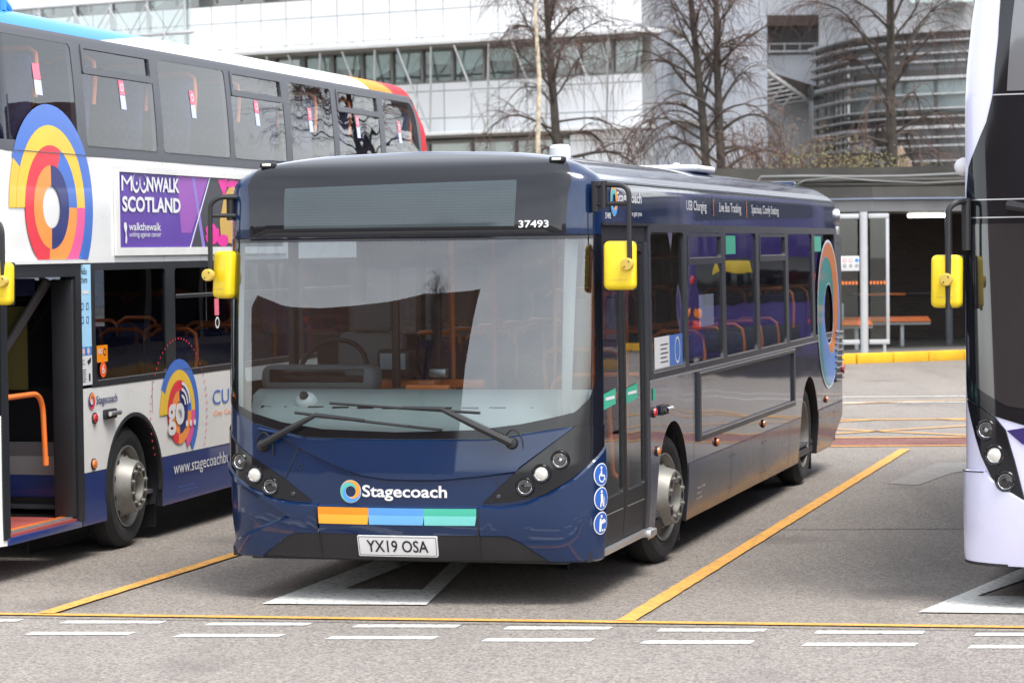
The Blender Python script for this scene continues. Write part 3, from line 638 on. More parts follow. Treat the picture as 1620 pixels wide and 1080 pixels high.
    t = MB(); t.box((HW+.012, 2.17, 1.11), (.03, .22, .07), BLACKM, .012); t.tube([(HW+.045, 2.10, 1.115), (HW+.05, 2.26, 1.115)], .017, CHROME, 10); t.build('handle', bus)
    t = MB(); t.patch(S, sd(rect(1.84, 1.93, 1.18, 1.26)), GREENS, off=.004); t.build('sticker', bus); t = MB(); t.patch(S, sd(rect(1.95, 2.9, 1.385, 1.60)), WHITE, off=-.004); t.patch(S, sd(rect(2.45, 2.9, 1.385, 1.60)), pm('sticker_blue', lin((70, 115, 190)), .4), off=-.003); t.patch(S, sd(circ(2.72, 1.49, .095)), WHITE, holes=[sd(circ(2.72, 1.49, .08))], off=-.002)
    for j in range(5): t.patch(S, sd(rect(2.15, 2.4-.04*(j % 2), 1.42+j*.03, 1.428+j*.03)), GREYF, off=-.003)
    t.build('window_notice', bus)
    for a in (4.66, 9.2): t = MB(); t.patch(S, sd(rect(a, a+.42, 2.16, 2.31)), GREENS, off=-.004); t.build('exit_sticker', bus)
    t = MB(); t.patch(S, sd(rect(3.62, 4.2, 1.62, 1.86)), pm('paper', (.7, .7, .75), .6), off=-.02)
    t.build('paper_notice', bus)
    # rear quarter swirl and vents
    t = MB(); T3 = (pm('side_orange', lin((224, 130, 60)), .35, coat=.6), pm('side_teal', lin((40, 150, 140)), .35, coat=.6), pm('side_blue', lin((95, 150, 225)), .35, coat=.6)); EDGE = pm('emblem_edge', lin((205, 215, 230)), .4)
    class SM:
        def raw(s, a, v): return S.raw(Y(a), v)
        def nrm(s, a, v): return S.nrm(Y(a), v)
        Z = S.Z
    global vcuts
    sm = SM()
    for k, m in enumerate(T3):
        pass
    swirl(t, sm, 9.98, 1.55, .30, .70, T3, .007, edge=EDGE, rot=45, twist=150, sgn=-1); t.build('side_emblem', bus)
    t = MB()
    t.patch(S, sd(rect(10.36, 10.88, .86, 1.42)), BLACKM, off=.004)
    for j in range(9): t.box((HW+.012, 10.62, .89+j*.06), (.02, .50, .022), NAVY, .004, Matrix.Rotation(R(25), 3, 'Y'))
    t.build('engine_grille', bus)
    t = MB()
    for j in range(11): t.box((HW-.03, 10.72, 1.50+j*.075), (.05, .20, .035), BLACKM, .008)
    t.build('air_vent', bus)
    t = MB(); t.lathe((HW-.05, 10.72, 2.52), (1, .3, 0), [(0, .085), (.05, .08), (.06, .05), (.05, .03)], ALU, 18); t.box((HW-.03, 10.74, 2.38), (.05, .2, .1), ALU, .02); t.build('rear_lamp_pod', bus)
    t = MB(); t.lathe((HW+.0, 10.87, .98), (1, 0, 0), [(0, .05), (.03, .045), (.035, 0)], REDL, 14); t.build('tail_lamp', bus)
    # cantrail lettering
    t = MB(); t.text(S, 'Stagecoach', Y(.86), Y(1.60), 2.505, 2.60, WHITE, off=.004, bold=.02); t.text(S, "we've got you", Y(1.15), Y(1.60), 2.43, 2.475, WHITE, off=.004, bold=.01); t.text(S, '37493', Y(.50), Y(.68), 2.415, 2.455, WHITE, off=.004, bold=.015)
    for tx, a, c_ in (('USB Charging', 3.10, 3.87), ('Live Bus Tracking', 4.38, 5.32), ('Spacious, Comfy Seating', 5.80, 7.15)): t.text(S, tx, Y(a), Y(c_), 2.475 if tx[0] != 'S' else 2.478, 2.575, WHITE, off=.004, bold=.012)
    for y in (4.13, 5.56): t.patch(S, sd(rect(y, y+.03, 2.46, 2.60)), T3[0], off=.004)
    t.text(S, 'Registered Office', Y(3.40), Y(3.70), .44, .46, WHITE, off=.0075); t.text(S, 'Glasgow', Y(3.40), Y(3.56), .40, .42, WHITE, off=.0075); t.text(S, 'kg 9,820', Y(3.40), Y(3.60), .36, .38, WHITE, off=.0075)
    t.build('side_lettering', bus)
    t = MB(); swirl(t, sm, .78, 2.535, .05, .10, (OR, TE, BL), .004, edge=WHITE, rot=30, twist=140, sgn=-1); t.build('emblem', bus)
    # door: two glazed leaves
    dh = MB(); dh.patch(S, [(1.402, 2.26), (2.80, 2.26), (2.80, 2.372), (1.402, 2.372)], BLACKM, off=-.01, thick=.04); dh.patch(S, [(2.70, .33), (2.795, .33), (2.795, 2.26), (2.70, 2.26)], GREYF, off=.0, thick=.05); dh.build('door_frame', bus)
    for a, c_ in ((1.41, 2.04), (2.06, 2.69)):
        g = MB(); ho = rrect(a+.055, c_-.04, .64, 2.20, .03)
        g.patch(S, rect(a, c_, .335, 2.255), BLACKM, holes=[ho], off=-.012, thick=.035); g.patch(S, rect(a+.06, c_-.05, .535, .543), ALU, off=-.008)
        lo = g.build('door', bus, sharp=25)
        gg = MB(); gg.patch(S, ho, GLASS_S, off=-.025); gg.build('door_glass', lo)
        gg = MB(); gg.patch(S, [(a+.09, 1.20), (c_-.2, 1.22), (c_-.2, 1.32), (a+.09, 1.30)], GREENS, off=-.02); gg.patch(S, rect(a+.13, c_-.24, 1.255, 1.275), WHITE, off=-.018); gg.build('sticker', lo)
        gg = MB(); q = .10; x = HW-.12; yv = S.plan((a+c_)/2)[1]; gg.tube(round_pts([(x+.05, yv-.1, 1.3), (x-.05, yv-.1, 1.22), (x-.05, yv, .72), (x+.04, yv, .68)], .12), .018, ORANGE, 8); gg.build('door_handle', lo)
    t = MB(); t.patch(S, [(1.40, .295), (2.83, .295), (2.83, .328), (1.40, .328)], ALU, off=.025, thick=.06); t.box((HW-.02, 1.72, .30), (.1, .2, .05), ALU, .01); t.build('door_sill', bus)
    # mirrors
    mirror(bus, [([(1.24, .33, 2.632), (1.31, .28, 2.636), (1.47, .24, 2.625), (1.470, .24, 2.15)], .0165), ([(1.24, .33, 2.515), (1.32, .28, 2.517), (1.466, .25, 2.515)], .015), ([(1.235, .34, 2.66), (1.235, .34, 2.47)], .03), ([(1.30, .28, 2.66), (1.30, .28, 2.49)], .02)], (1.40, .28, 2.13), (.205, .10, .305), (1.463, .215, 2.138), R(8))
    mirror(bus, [([(-1.17, .36, 2.60), (-1.28, .3, 2.602), (-1.338, .28, 2.56), (-1.342, .28, 2.10)], .0165), ([(-1.17, .36, 2.48), (-1.335, .29, 2.482)], .015), ([(-1.225, .36, 2.62), (-1.225, .36, 2.45)], .028)], (-1.255, .32, 2.096), (.16, .10, .31), (-1.342, .255, 2.095), R(-25))
    for x, y, r, h in ((.80, 1.15, .07, .125), (-.95, 1.5, .08, .07)):
        t = MB(); t.lathe((x, y, 2.80), (0, 0, 1), [(0, r*1.05), (h-.02, r), (h, r*.8), (h+.005, 0)], WHITE, 24); t.build('roof_pod', bus)
    t = MB(); t.box((.72, 5.3, 2.865), (.5, .8, .06), WHITE, .028, seg=4); t.lathe((.72, 5.3, 2.89), (0, 0, 1), [(0, .03), (.03, .027), (.033, 0)], WHITE, 14); t.build('roof_hatch', bus)
    t = MB(); t.box((.80, 10.1, 2.84), (.25, .14, .06), NAVY, .025); t.build('roof_fin', bus)
    # wheels
    wheel(bus, HW-.055, 2.52, .47, 0, True, R(-6)); wheel(bus, HW-.05, 8.76, .47, 0, False); wheel(bus, -HW+.055, 2.52, .47, 0, True, R(-6), side=-1); wheel(bus, -HW+.05, 8.76, .47, 0, False, side=-1)
    # interior
    t = MB(); t.box((0, 5.8, .365), (2.38, 9.6, .03), FLOORM); t.build('cabin_floor', bus)
    t = MB(); t.box((0, 5.9, 2.40), (2.3, 9.6, .03), CEIL, .01); t.box((-.95, 5.9, 2.36), (.4, 9.4, .05), CEIL, .02); t.box((.95, 6.3, 2.36), (.4, 8.8, .05), CEIL, .02); t.box((0, .75, 2.42), (2.2, .7, .14), CABGREY, .03); t.build('ceiling', bus)
    t = MB(); t.box((0, 10.55, .9), (2.36, .1, 1.0), SEATO, .02); t.box((0, 10.6, 1.9), (2.36, .06, .9), BLACKG); t.build('rear_bulkhead', bus)
    da = MB(); xs = [-1.16+i*.116 for i in range(21)]
    va, fa = [], []
    for x in xs:
        yb = .115*min(1.6, abs(x)/1.0)**2 if abs(x) < 1 else .115+(abs(x)-1)*1.0
        for dy, z in ((.055, 1.00), (.075, 1.12), (.2, 1.19), (.5, 1.30), (.62, 1.335), (.68, 1.32), (.70, .5)): va.append((x*.985, yb*.95+dy if dy < .4 else max(yb+.15, dy), z+.0))
    for i in range(20):
        for j in range(6): fa.append((i*7+j, (i+1)*7+j, (i+1)*7+j+1, i*7+j+1))
    da.raw(va, fa, DASH); do = da.build('dashboard', bus, sharp=60)
    sl_ = MB()
    for k in range(12):
        x = -1.0+k*.175; yb = .115*abs(x)**2; sl_.box((x, yb+.30, 1.232), (.11, .018, .006), BLACKM, 0, Matrix.Rotation(R(20), 3, 'X') @ Matrix.Rotation(0, 3, 'Z'))
    sl_.build('demist_slot', do)
    t = MB(); t.lathe((-.74, .42, 1.25), (0, -.55, .83), [(0, .075), (.02, .075), (.05, .06), (.07, .03), (.075, 0)], WHITE, 20); t.lathe((-.74, .375, 1.30), (0, -.8, .4), [(0, .03), (.02, .028), (.025, .01), (.02, 0)], BLACKG, 14); t.build('dash_camera', bus)
    t = MB(); t.box((-.74, .72, 1.40), (.80, .22, .18), CABGREY, .06, seg=3); t.box((-.74, .62, 1.42), (.66, .03, .09), BLACKG, .01); t.build('instrument_binnacle', bus)
    t = MB(); A = [(-.75+.235*math.cos(R(k*15)), .98+.12*math.sin(R(k*15)), 1.44+.20*math.sin(R(k*15))) for k in range(25)]; t.tube(A, .017, BLACKM, 8, cap=False); t.box((-.75, .99, 1.43), (.36, .03, .06), BLACKM, .01, Matrix.Rotation(R(58), 3, 'X')); t.tube([(-.75, .98, 1.42), (-.75, .8, 1.1)], .04, BLACKM); t.build('steering_wheel', bus)
    t = MB(); t.box((-.74, 1.5, .80), (.5, .5, .14), SEATB, .05); t.box((-.74, 1.76, 1.25), (.5, .13, .85), CABGREY, .06, Matrix.Rotation(R(-6), 3, 'X')); t.box((-.74, 1.82, 1.78), (.3, .1, .22), CABGREY, .04); t.box((-.74, 1.5, .55), (.3, .3, .4), BLACKM, .02); t.build('driver_seat', bus)
    t = MB(); t.box((-.28, 1.35, .85), (.05, 1.1, .95), CABGREY, .01); t.box((-.40, 1.42, 1.325), (.5, .16, .06), ORANGE, .012); t.box((-.02, 1.60, 1.32), (.30, .1, .06), ORANGE, .012); t.box((-.86, 2.05, 1.0), (.75, .04, 1.3), BLACKM); t.box((-.31, 1.95, 1.3), (.06, .06, 2.0), BLACKM, .01); t.box((-.31, 1.0, 1.75), (.05, .05, 1.2), BLACKM, .01); t.build('cab_partition', bus)
    t = MB(); t.box((-.40, 1.30, 1.47), (.24, .2, .2), BLACKM, .03); t.box((-.40, 1.20, 1.49), (.18, .01, .11), pm('ticket_screen', (.3, .36, .4), .2), .003); t.box((-.15, 1.45, 1.40), (.12, .08, .06), ALU, .01); t.build('ticket_machine', bus)
    t = MB(); PT = pm('pillar_trim', (.30, .31, .31), .5)
    t.patch(S, [(1.06, 1.12), (1.13, 1.12), (1.185, 2.31), (1.07, 2.31)], PT, off=-.06, thick=.03); t.patch(S, [(-1.35, 1.25), (-1.30, 1.22), (-1.30, 2.31), (-1.38, 2.31)], PT, off=-.05, thick=.03); t.build('pillar_trim', bus)
    t = MB(); t.box((.0, .72, 1.335), (.30, .06, .05), ORANGE, .01); t.box((.35, .72, 1.315), (.12, .06, .03), ORANGE, .01); t.build('orange_dash_box', bus)
    for x, y, m in ((-.30, 2.3, ORANGE), (.30, 2.9, ORANGE), (-.30, 3.4, POLER), (.32, 4.4, ORANGE), (-.32, 5.9, ORANGE), (.32, 7.4, ORANGE), (-.55, 3.1, POLER), (.75, 2.2, ORANGE), (1.05, 1.95, ORANGE)):
        t = MB(); t.tube([(x, y, .38), (x, y, 2.38)], .018, m, 8); t.build('pole', bus)
    t = MB(); t.tube(round_pts([(.45, 2.2, .4), (.45, 2.2, 1.35), (1.12, 2.2, 1.35)], .15), .018, ORANGE); t.tube(round_pts([(.3, 3.0, .4), (.2, 2.9, 1.5), (.8, 2.9, 1.5), (.8, 2.9, .4)], .12), .018, ORANGE); t.tube([(-.35, 2.1, 2.15), (-.35, 10, 2.15)], .016, ORANGE); t.tube([(.35, 2.3, 2.15), (.35, 10, 2.15)], .016, ORANGE); t.build('hand_rail', bus)
    t = MB(); t.box((.75, 2.95, .9), (.8, .04, 1.0), SEATB, .02); t.box((-.75, 2.7, .95), (.85, .5, 1.1), SEATB, .04); t.box((.1, 5.0, 1.62), (.36, .02, .42), pm('notice_paper', (.6, .62, .68), .6), .004); t.build('luggage_pen', bus)
    spots = []
    for i in range(8):
        y = 3.7+i*.85; dz = 0 if i < 5 else .25
        for x in (-.97, -.52, .52, .97): spots.append((x, y, dz))
    seats(bus, spots, .38)
    return bus
build_main()
# ------------------------------------------------------------------ the double-deck bus on the left
LHW = 1.26
LEFT = Surf(LHW, .15, .95, .5, 10.75, [(.2, .2), (3.85, 3.85), (3.9, 3.9), (3.95, 3.94), (4.0, 3.965), (4.1, 3.99), (4.3, 4.01)],
 [(.2, .05), (.5, 0), (1.2, .02), (2.3, .12), (4.3, .35)], [(.2, 0), (2.9, 0), (3.8, .06), (3.85, .075), (3.9, .11), (3.95, .18), (4.0, .28), (4.1, .55), (4.3, LHW-1e-4)], rear=(.30, 3.45))
class SideMap:
    """(distance along the nearside, height) onto a bus skin"""
    def __init__(s, S, sg=1): s.S, s.Z, s.sg = S, S.Z, sg
    def raw(s, a, v): return s.S.raw(s.S.sy(a), v)
    def nrm(s, a, v): return s.S.nrm(s.S.sy(a), v)
def ring_mark(t, M, cx, cz, r, off, cols, clips=()):
    B, Yl, Rd, Og, Nv, Pk = cols
    def sec(r0, r1, a0, a1, m, o=0):
        p = sector(cx, cz, r0*r, r1*r, a0, a1, 30)
        for c in clips: p = clip(p, *c)
        if len(p) > 2: t.patch(M, p, m, off=off+o)
    sec(.82, 1.03, -50, 152, B); sec(.82, 1.0, 152, 181, Yl); sec(.62, .82, 0, 181, Yl, .001); sec(.62, .82, -62, 0, Pk, .001)
    sec(.42, .62, 68, 262, Rd, .002); sec(.42, .62, 0, 68, B, .002); sec(.42, .62, -98, 0, Og, .002); sec(.21, .42, 92, 268, Og, .003); sec(.21, .42, -92, 92, Nv, .003)
def build_left():
    bus = thing('double_deck_bus', 'white and blue double deck bus with coloured ring graphics, purple advert and open door', 'bus', (-4.7855, 17.8018, 0), -R(14.56))
    S = LEFT; Y = S.sy; se = S.s_end; M = SideMap(S)
    OFFW = pm('white_bus_paint', (.80, .79, .76), .3, coat=.8, var=.03, wob=.004, dirt=.08); LB = pm('light_blue_paint', lin((50, 140, 212)), .4, spec=.3, coat=.3); OR = pm('orange_paint', lin((236, 140, 20)), .45, spec=.2); RD = pm('red_paint', lin((190, 22, 34)), .45, spec=.2); NB = pm('royal_blue_paint', lin((30, 52, 112)), .35, coat=.7, dirt=.25)
    UF = pm('upper_frame_grey', (.085, .088, .098), .45, var=.08); LF = pm('lower_frame_black', (.02, .022, .026), .35)
    md = lambda pts: [(-Y(y), z) for y, z in pts][::-1]
    def xs(off): return [(Y(a), v) for a, v in off]
    ro = MB()
    eb = [(2.30, 3.83), (3.0, 3.90), (3.45, 3.95), (3.9, 4.02), (4.3, 4.12), (4.5, 4.299)]; ew = [(8.95, 3.83), (8.75, 3.9), (8.6, 3.96), (8.5, 4.05), (8.45, 4.299)]; eo = [(9.75, 3.83), (9.6, 3.9), (9.5, 3.97), (9.45, 4.299)]
    both = lambda e0, e1: [(Y(a), v) for a, v in e0]+[(Y(a), v) for a, v in e1[::-1]]
    mir = lambda pts: [(-a, v) for a, v in pts][::-1]
    ro.patch(S, [(Y(a), v) for a, v in eb]+[(-Y(a), v) for a, v in eb[::-1]], LB)
    for a, b_, m in ((eb, ew, OFFW), (ew, eo, OR), (eo, [(10.75, 3.83), (10.75, 4.299)], RD)):
        p = both(b_, a); ro.patch(S, p, m); ro.patch(S, mir(p), m)
    ro.build('roof', bus)
    ub = MB(); UB = [(.30, 1.73), (1.89, 3.25), (3.38, 4.86), (4.97, 6.29), (6.45, 7.66), (7.81, 9.14), (9.30, 10.42)]
    hole = lambda i: rrect(UB[i][0], UB[i][1], 3.03, 3.76, .05) if i < 6 else [(9.30, 3.03), (10.5, 3.03), (10.46, 3.45)]+arc(10.22, 3.52, .24, 0, 90, 6)+[(9.30, 3.76)]
    ub.patch(M, [(.14, 2.955), (10.56, 2.955), (10.56, 3.5)]+arc(10.23, 3.5, .33, 0, 90, 6)+[(.14, 3.83)], UF, holes=[hole(i) for i in range(7)], off=.003, thick=.04)
    ub.build('window_band', bus)
    rp = MB(); rp.patch(M, [(10.56, 2.955), (10.75, 2.955), (10.75, 3.83), (10.23, 3.83)]+arc(10.23, 3.5, .33, 90, 0, 6), RD); rp.patch(S, md([(.30, 2.955), (10.75, 2.955), (10.75, 3.83), (.30, 3.83)]), UF)
    rp.build('rear_pillar', bus)
    STKR = pm('pink_sticker', lin((240, 120, 140)), .5); STKB = pm('pale_sticker', lin((200, 205, 235)), .5)
    for i in range(7):
        g = MB(); h = hole(i); g.patch(M, h, GLASS_D, off=-.001); go = g.build('upper_window', bus)
        f = MB(); f.patch(M, rect(UB[i][0]+.01 if i else 1.96*0+1.70, UB[i][1]-.01 if i else 1.72, 3.022, 3.032), LF, off=.004)
        if i in (1, 3, 5): a, c = UB[i]; f.patch(M, rrect(a+.01, c-.01, 3.56, 3.775, .02), UF, holes=[rrect(a+.05, c-.07, 3.61, 3.745, .02)], off=.012, thick=.03); f.patch(M, rect(c-.075, c-.055, 3.61, 3.745), LF, off=.016)
        f.build('window_frame', go)
        if i:
            c = (UB[i][0]+UB[i][1])/2 - (.1 if i > 1 else 0)
            k = MB(); k.patch(M, [(c, 3.44), (c+.10, 3.44), (c+.09, 3.55), (c-.01, 3.55)], STKR, off=.002); k.patch(M, [(c+.01, 3.33), (c+.11, 3.33), (c+.10, 3.435), (c, 3.435)], STKB, off=.002); k.patch(M, circ(c+.05, 3.495, .03, 14), WHITE, holes=[circ(c+.05, 3.495, .02, 14)], off=.003); k.build('sticker', go)
        else:
            k = MB(); k.patch(M, [(1.05, 3.47), (1.17, 3.47), (1.16, 3.58), (1.04, 3.58)], STKR, off=.002); k.patch(M, [(1.06, 3.36), (1.18, 3.36), (1.17, 3.465), (1.05, 3.465)], STKB, off=.002); k.build('sticker', go)
    wb = MB(); wb.patch(M, rect(.45, 10.75, 2.175, 2.955), OFFW); wb.patch(S, md(rect(.45, 10.75, 2.175, 2.955)), OFFW)
    lowW = [(1.70, .645), (2.16, .645)]+arc(2.68, .47, .55, 161.5, 18.5)+[(3.21, .645), (10.75, .645), (10.75, 1.26), (1.70, 1.26)]
    wb.patch(M, lowW, OFFW, thick=.05, rim=BLACKM)
    wb.patch(S, md([(.45, .645), (2.16, .645)]+arc(2.68, .47, .55, 161.5, 18.5)+[(3.21, .645), (10.75, .645), (10.75, 1.26), (.45, 1.26)]), OFFW, thick=.05, rim=BLACKM)
    wb.build('body', bus)
    bl = MB(); bp = lambda x0: [(x0, .26), (2.14, .26), (2.13, .47), (2.16, .642), (x0, .642)]
    bl.patch(M, bp(1.70), NB, thick=.05, rim=BLACKM); bl.patch(M, [(3.23, .26), (10.75, .34), (10.75, .642), (3.21, .642), (3.23, .47)], NB, thick=.05, rim=BLACKM); bl.patch(S, md(bp(.45)), NB, thick=.05, rim=BLACKM); bl.patch(S, md([(3.23, .26), (10.75, .34), (10.75, .642), (3.21, .642), (3.23, .47)]), NB, thick=.05, rim=BLACKM); bl.build('skirt', bus)
    lb = MB(); LBW = [(1.98, 3.36), (3.55, 4.95), (5.1, 6.5), (6.65, 8.0)]
    lb.patch(M, rect(1.90, 10.75, 1.26, 2.175), LF, holes=[rrect(a, c, 1.31, 2.12, .04) for a, c in LBW], off=.003, thick=.04); lb.patch(S, md(rect(.45, 10.75, 1.26, 2.175)), LF, holes=[md(rrect(a, c, 1.31, 2.12, .04)) for a, c in LBW], off=.003); lb.build('window_band', bus)
    for i, (a, c) in enumerate(LBW):
        g = MB(); g.patch(M, rrect(a, c, 1.31, 2.12, .04), GLASS_L2, off=-.008); go = g.build('lower_window', bus)
        f = MB(); f.patch(M, rect(a+.02, c-.02, 1.305, 1.313), ALU, off=.006)
        if i: f.patch(M, rect(a, c, 1.88, 1.91), LF, off=.008); f.patch(M, rect(a, c, 1.905, 1.913), ALU, off=.010)
        f.build('window_frame', go)
        if i == 1:
            k = MB(); k.patch(M, rect(4.42, 4.52, 1.72, 1.86), STKR, off=.002); k.patch(M, circ(4.48, 1.66, .05, 16), WHITE, holes=[circ(4.48, 1.66, .032, 16)], off=.002); k.build('sticker', go)
        g = MB(); g.patch(S, md(rrect(a, c, 1.31, 2.12, .04)), GLASS_S, off=-.008); g.build('lower_window', bus)
    # rear, front
    vs = [.3, .645, 1.26, 2.175, 2.955, 3.83, 3.9, 3.95, 4.0, 4.1, 4.29]; rg = [S.raw(se, v) for v in vs]+[S.raw(-se, v) for v in vs[::-1]]
    rr = MB(); rr.raw(rg, [tuple(range(len(rg)-1, -1, -1))], RD); rr.build('rear_panel', bus)
    fr = MB(); fs = Y(.45); fr.patch(S, rect(-fs, fs, .26, 1.15), OFFW); fr.patch(S, rect(-fs, fs, 1.15, 2.35), BLACKG); fr.patch(S, rect(-fs, fs, 2.35, 2.955), OFFW); fr.patch(S, rect(-fs, Y(.14), 2.955, 3.83), BLACKG); fr.build('front_panel', bus)
    fl = MB(); fl.box((0, 6.2, .30), (2.3, 8.8, .05), BLACKM); fl.box((-.4, 1.0, .30), (1.6, 1.6, .05), BLACKM)
    for sg in (1, -1):
        for yy in (2.68, 8.3):
            A = arc(0, .47, .56, 200, -20, 20); fl.raw([(sg*1.21, yy+q[0], q[1]) for q in A]+[(sg*.62, yy+q[0], q[1]) for q in A], [(i, i+1, 22+i, 21+i) for i in range(20)], BLACKM); fl.box((sg*.62, yy, .5), (.02, 1.1, 1.0), BLACKM)
        fl.box((sg*1.0, 3.30, .34), (.34, .02, .5), RUBBER)
    fl.build('chassis', bus)
    t = MB(); t.patch(M, arc(2.68, .47, .562, 188, -8, 30)+arc(2.68, .47, .532, -8, 188, 30), RUBBER, off=.006, thick=.03); t.build('wheel_arch_trim', bus)
    mf = MB(); mf.box((0, 6, 2.45), (2.36, 9, .05), CEIL); mf.box((-.3, 1.2, 2.45), (1.7, 1.0, .05), CEIL); mf.build('upper_deck_floor', bus)
    mf = MB(); mf.box((0, 6.2, .38), (2.36, 8.6, .03), FLOORM); mf.box((-.3, 6, .9), (.04, 8, 1.0), NB); mf.build('lower_deck_floor', bus)
    # open doorway
    d = MB(); d.patch(M, [(.40, .30), (.47, .30), (.47, 2.08), (1.62, 2.08), (1.62, .30), (1.72, .30), (1.72, 2.175), (.40, 2.175)], LF, off=.01, thick=.12); d.patch(M, rect(.40, 1.75, 2.175, 2.20), OFFW, off=.03, thick=.03); d.build('door_frame', bus)
    d = MB(); d.box((.75, 1.05, .31), (1.0, 1.2, .04), pm('red_step', (.34, .07, .06), .7)); d.box((LHW-.03, 1.06, .285), (.08, 1.22, .05), NB, .005); d.box((LHW-.055, 1.06, .335), (.05, 1.15, .012), ALU, .003); d.box((LHW-.11, 1.06, .338), (.045, 1.15, .010), ORANGE, .002); d.build('door_step', bus)
    d = MB(); PG = pm('partition_grey', (.15, .155, .165), .6); yy = 1.98; xc, xw = .60, 1.22
    d.box((xc, yy, .40), (xw, .05, .09), BLACKM); d.box((xc, yy, .53), (xw, .05, .17), NB, .004); d.box((xc, yy, .68), (xw, .06, .14), pm('partition_pale', (.28, .29, .29), .6), .006); d.box((xc, yy, .80), (xw, .05, .11), PG, .004)
    d.box((xc, yy+.01, 1.45), (xw, .03, 1.2), BLACKG); d.box((.06, yy, 1.3), (.10, .06, 1.5), PG, .02); d.box((1.16, yy-.01, 1.3), (.08, .06, 1.8), BLACKM, .01)
    d.build('partition', bus)
    d = MB(); d.tube([(.12, 1.92, .84), (.2, 1.9, 1.0), (.95, 1.85, 2.05)], .035, PG, 8); d.build('grab_pole', bus)
    d = MB(); d.box((.50, 1.955, 1.55), (.46, .02, .62), pm('dim_yellow', (.10, .09, .018), .7), .01); d.build('fluorescent_jacket', bus)
    d = MB(); d.box((.62, 1.95, 2.0), (.36, .03, .13), pm('screen_blue', (.03, .04, .12), .3), .01); d.build('cab_screen', bus)
    d = MB(); d.tube(round_pts([(LHW-.12, .35, 1.255), (LHW-.12, 1.30, 1.255), (LHW-.12, 1.34, .735)], .16, 8), .02, ORANGE, 10); d.lathe((LHW-.12, 1.34, .74), (0, 0, 1), [(0, .022), (.06, .022)], ORANGE, 10); d.build('hand_rail', bus)
    for yy in (1.60, .49): d = MB(); d.box((LHW-.085, yy, 1.2), (.17, .03, 1.72), BLACKM, .008); d.build('folded_door', bus)
    d = MB(); d.patch(M, rrect(.62, .92, 1.43, 1.49, .03), pm('label_blue', lin((50, 70, 110)), .5), off=-.20); d.text(M, 'EMERGENCY EXIT', .68, .88, 1.462, 1.48, STKB, off=-.196); d.text(M, 'PULL TO OPEN', .70, .86, 1.44, 1.456, STKB, off=-.196); d.build('sticker', bus)
    # graphics
    cols = (pm('mark_blue', lin((64, 112, 196)), .35, coat=.5), pm('mark_yellow', lin((238, 194, 60)), .35, coat=.5), pm('mark_red', lin((226, 50, 66)), .35, coat=.5), pm('mark_orange', lin((248, 150, 66)), .35, coat=.5), pm('mark_navy', lin((36, 46, 110)), .35, coat=.5), pm('mark_pink', lin((234, 90, 150)), .35, coat=.5))
    t = MB(); ring_mark(t, M, 1.24, 2.575, .705, .006, cols, clips=((1, 2.205, False),)); t.patch(M, rect(.45, 10.7, 2.955, 2.962), UF, off=.014); t.build('ring_graphic', bus)
    t = MB(); ring_mark(t, M, 3.60, .975, .41, .006, cols, clips=((1, .648, False),)); t.text(M, 'go', 3.33, 3.68, .80, 1.05, WHITE, off=.016, bold=.03)
    for k in range(3): t.patch(M, circ(3.73+k*.085, .875, .026, 14), WHITE, off=.016)
    for k in range(3): t.patch(M, sector(3.62, 1.02, .07+k*.05, .095+k*.05, 5, 85, 10), WHITE, off=.016)
    for k in range(64):
        a = R(k*360/64); x, z = 3.60+.60*math.cos(a), .96+.60*math.sin(a)
        if z > .66: t.patch(M, circ(x, z, .010, 6), cols[2], off=.006)
    t.build('ring_graphic', bus)
    t = MB(); t.text(M, 'CU', 4.34, 4.72, .985, 1.105, cols[0], off=.005); t.text(M, 'City Centre', 4.36, 4.95, .88, .935, cols[3], off=.005)
    t.text(M, 'www.stagecoachbus.com', 3.46, 5.08, .455, .585, WHITE, off=.005); t.text(M, 'Stagecoach', 1.97, 2.36, 1.115, 1.195, NB, off=.005, bold=.01)
    t.text(M, 'Stagecoach East', 3.55, 3.9, .37, .39, cols[0], off=.005); t.text(M, 'stagecoachbus.com', 3.55, 3.95, .335, .355, cols[0], off=.005)
    swirl(t, M, 1.885, 1.165, .03, .062, (NB, cols[2], cols[3]), .005, rot=60); t.build('lettering', bus)
    t = MB(); PB = pm('poster_sky', lin((165, 212, 240)), .4); t.patch(M, rect(1.685, 1.90, 1.565, 2.165), PB, off=.006); t.patch(M, rect(1.685, 1.90, 1.50, 1.565), pm('poster_blue', lin((60, 130, 200)), .4), off=.006); t.patch(M, rect(1.685, 1.90, 1.285, 1.50), WHITE, off=.006)
    t.text(M, 'Hello', 1.71, 1.83, 2.09, 2.14, RUBBER, off=.008); t.text(M, 'there', 1.715, 1.835, 2.03, 2.08, RUBBER, off=.008); t.text(M, "We're", 1.70, 1.76, 1.46, 1.48, RUBBER, off=.008); t.text(M, 'rolling!', 1.70, 1.77, 1.43, 1.45, RUBBER, off=.008)
    for k in range(6): t.patch(M, rect(1.70, 1.78+.01*(k % 2), 1.31+k*.017, 1.316+k*.017), UF, off=.008)
    for x, z in ((1.745, 1.532), (1.835, 1.532)): t.patch(M, circ(x, z, .026, 14), WHITE, off=.008); t.patch(M, circ(x, z, .02, 12), STKR, holes=[circ(x, z, .015, 12)], off=.009)
    t.patch(M, [(1.81, 1.46), (1.88, 1.485), (1.875, 1.45), (1.83, 1.43)], RUBBER, off=.008); t.patch(M, rrect(1.835, 1.865, 1.31, 1.37, .014), RUBBER, off=.008)
    for x, z in ((1.74, 1.86), (1.83, 1.86), (1.74, 1.76), (1.83, 1.76)): t.patch(M, rect(x-.02, x+.02, z-.025, z+.025), NB, holes=[rect(x-.014, x+.014, z-.019, z+.019)], off=.008)
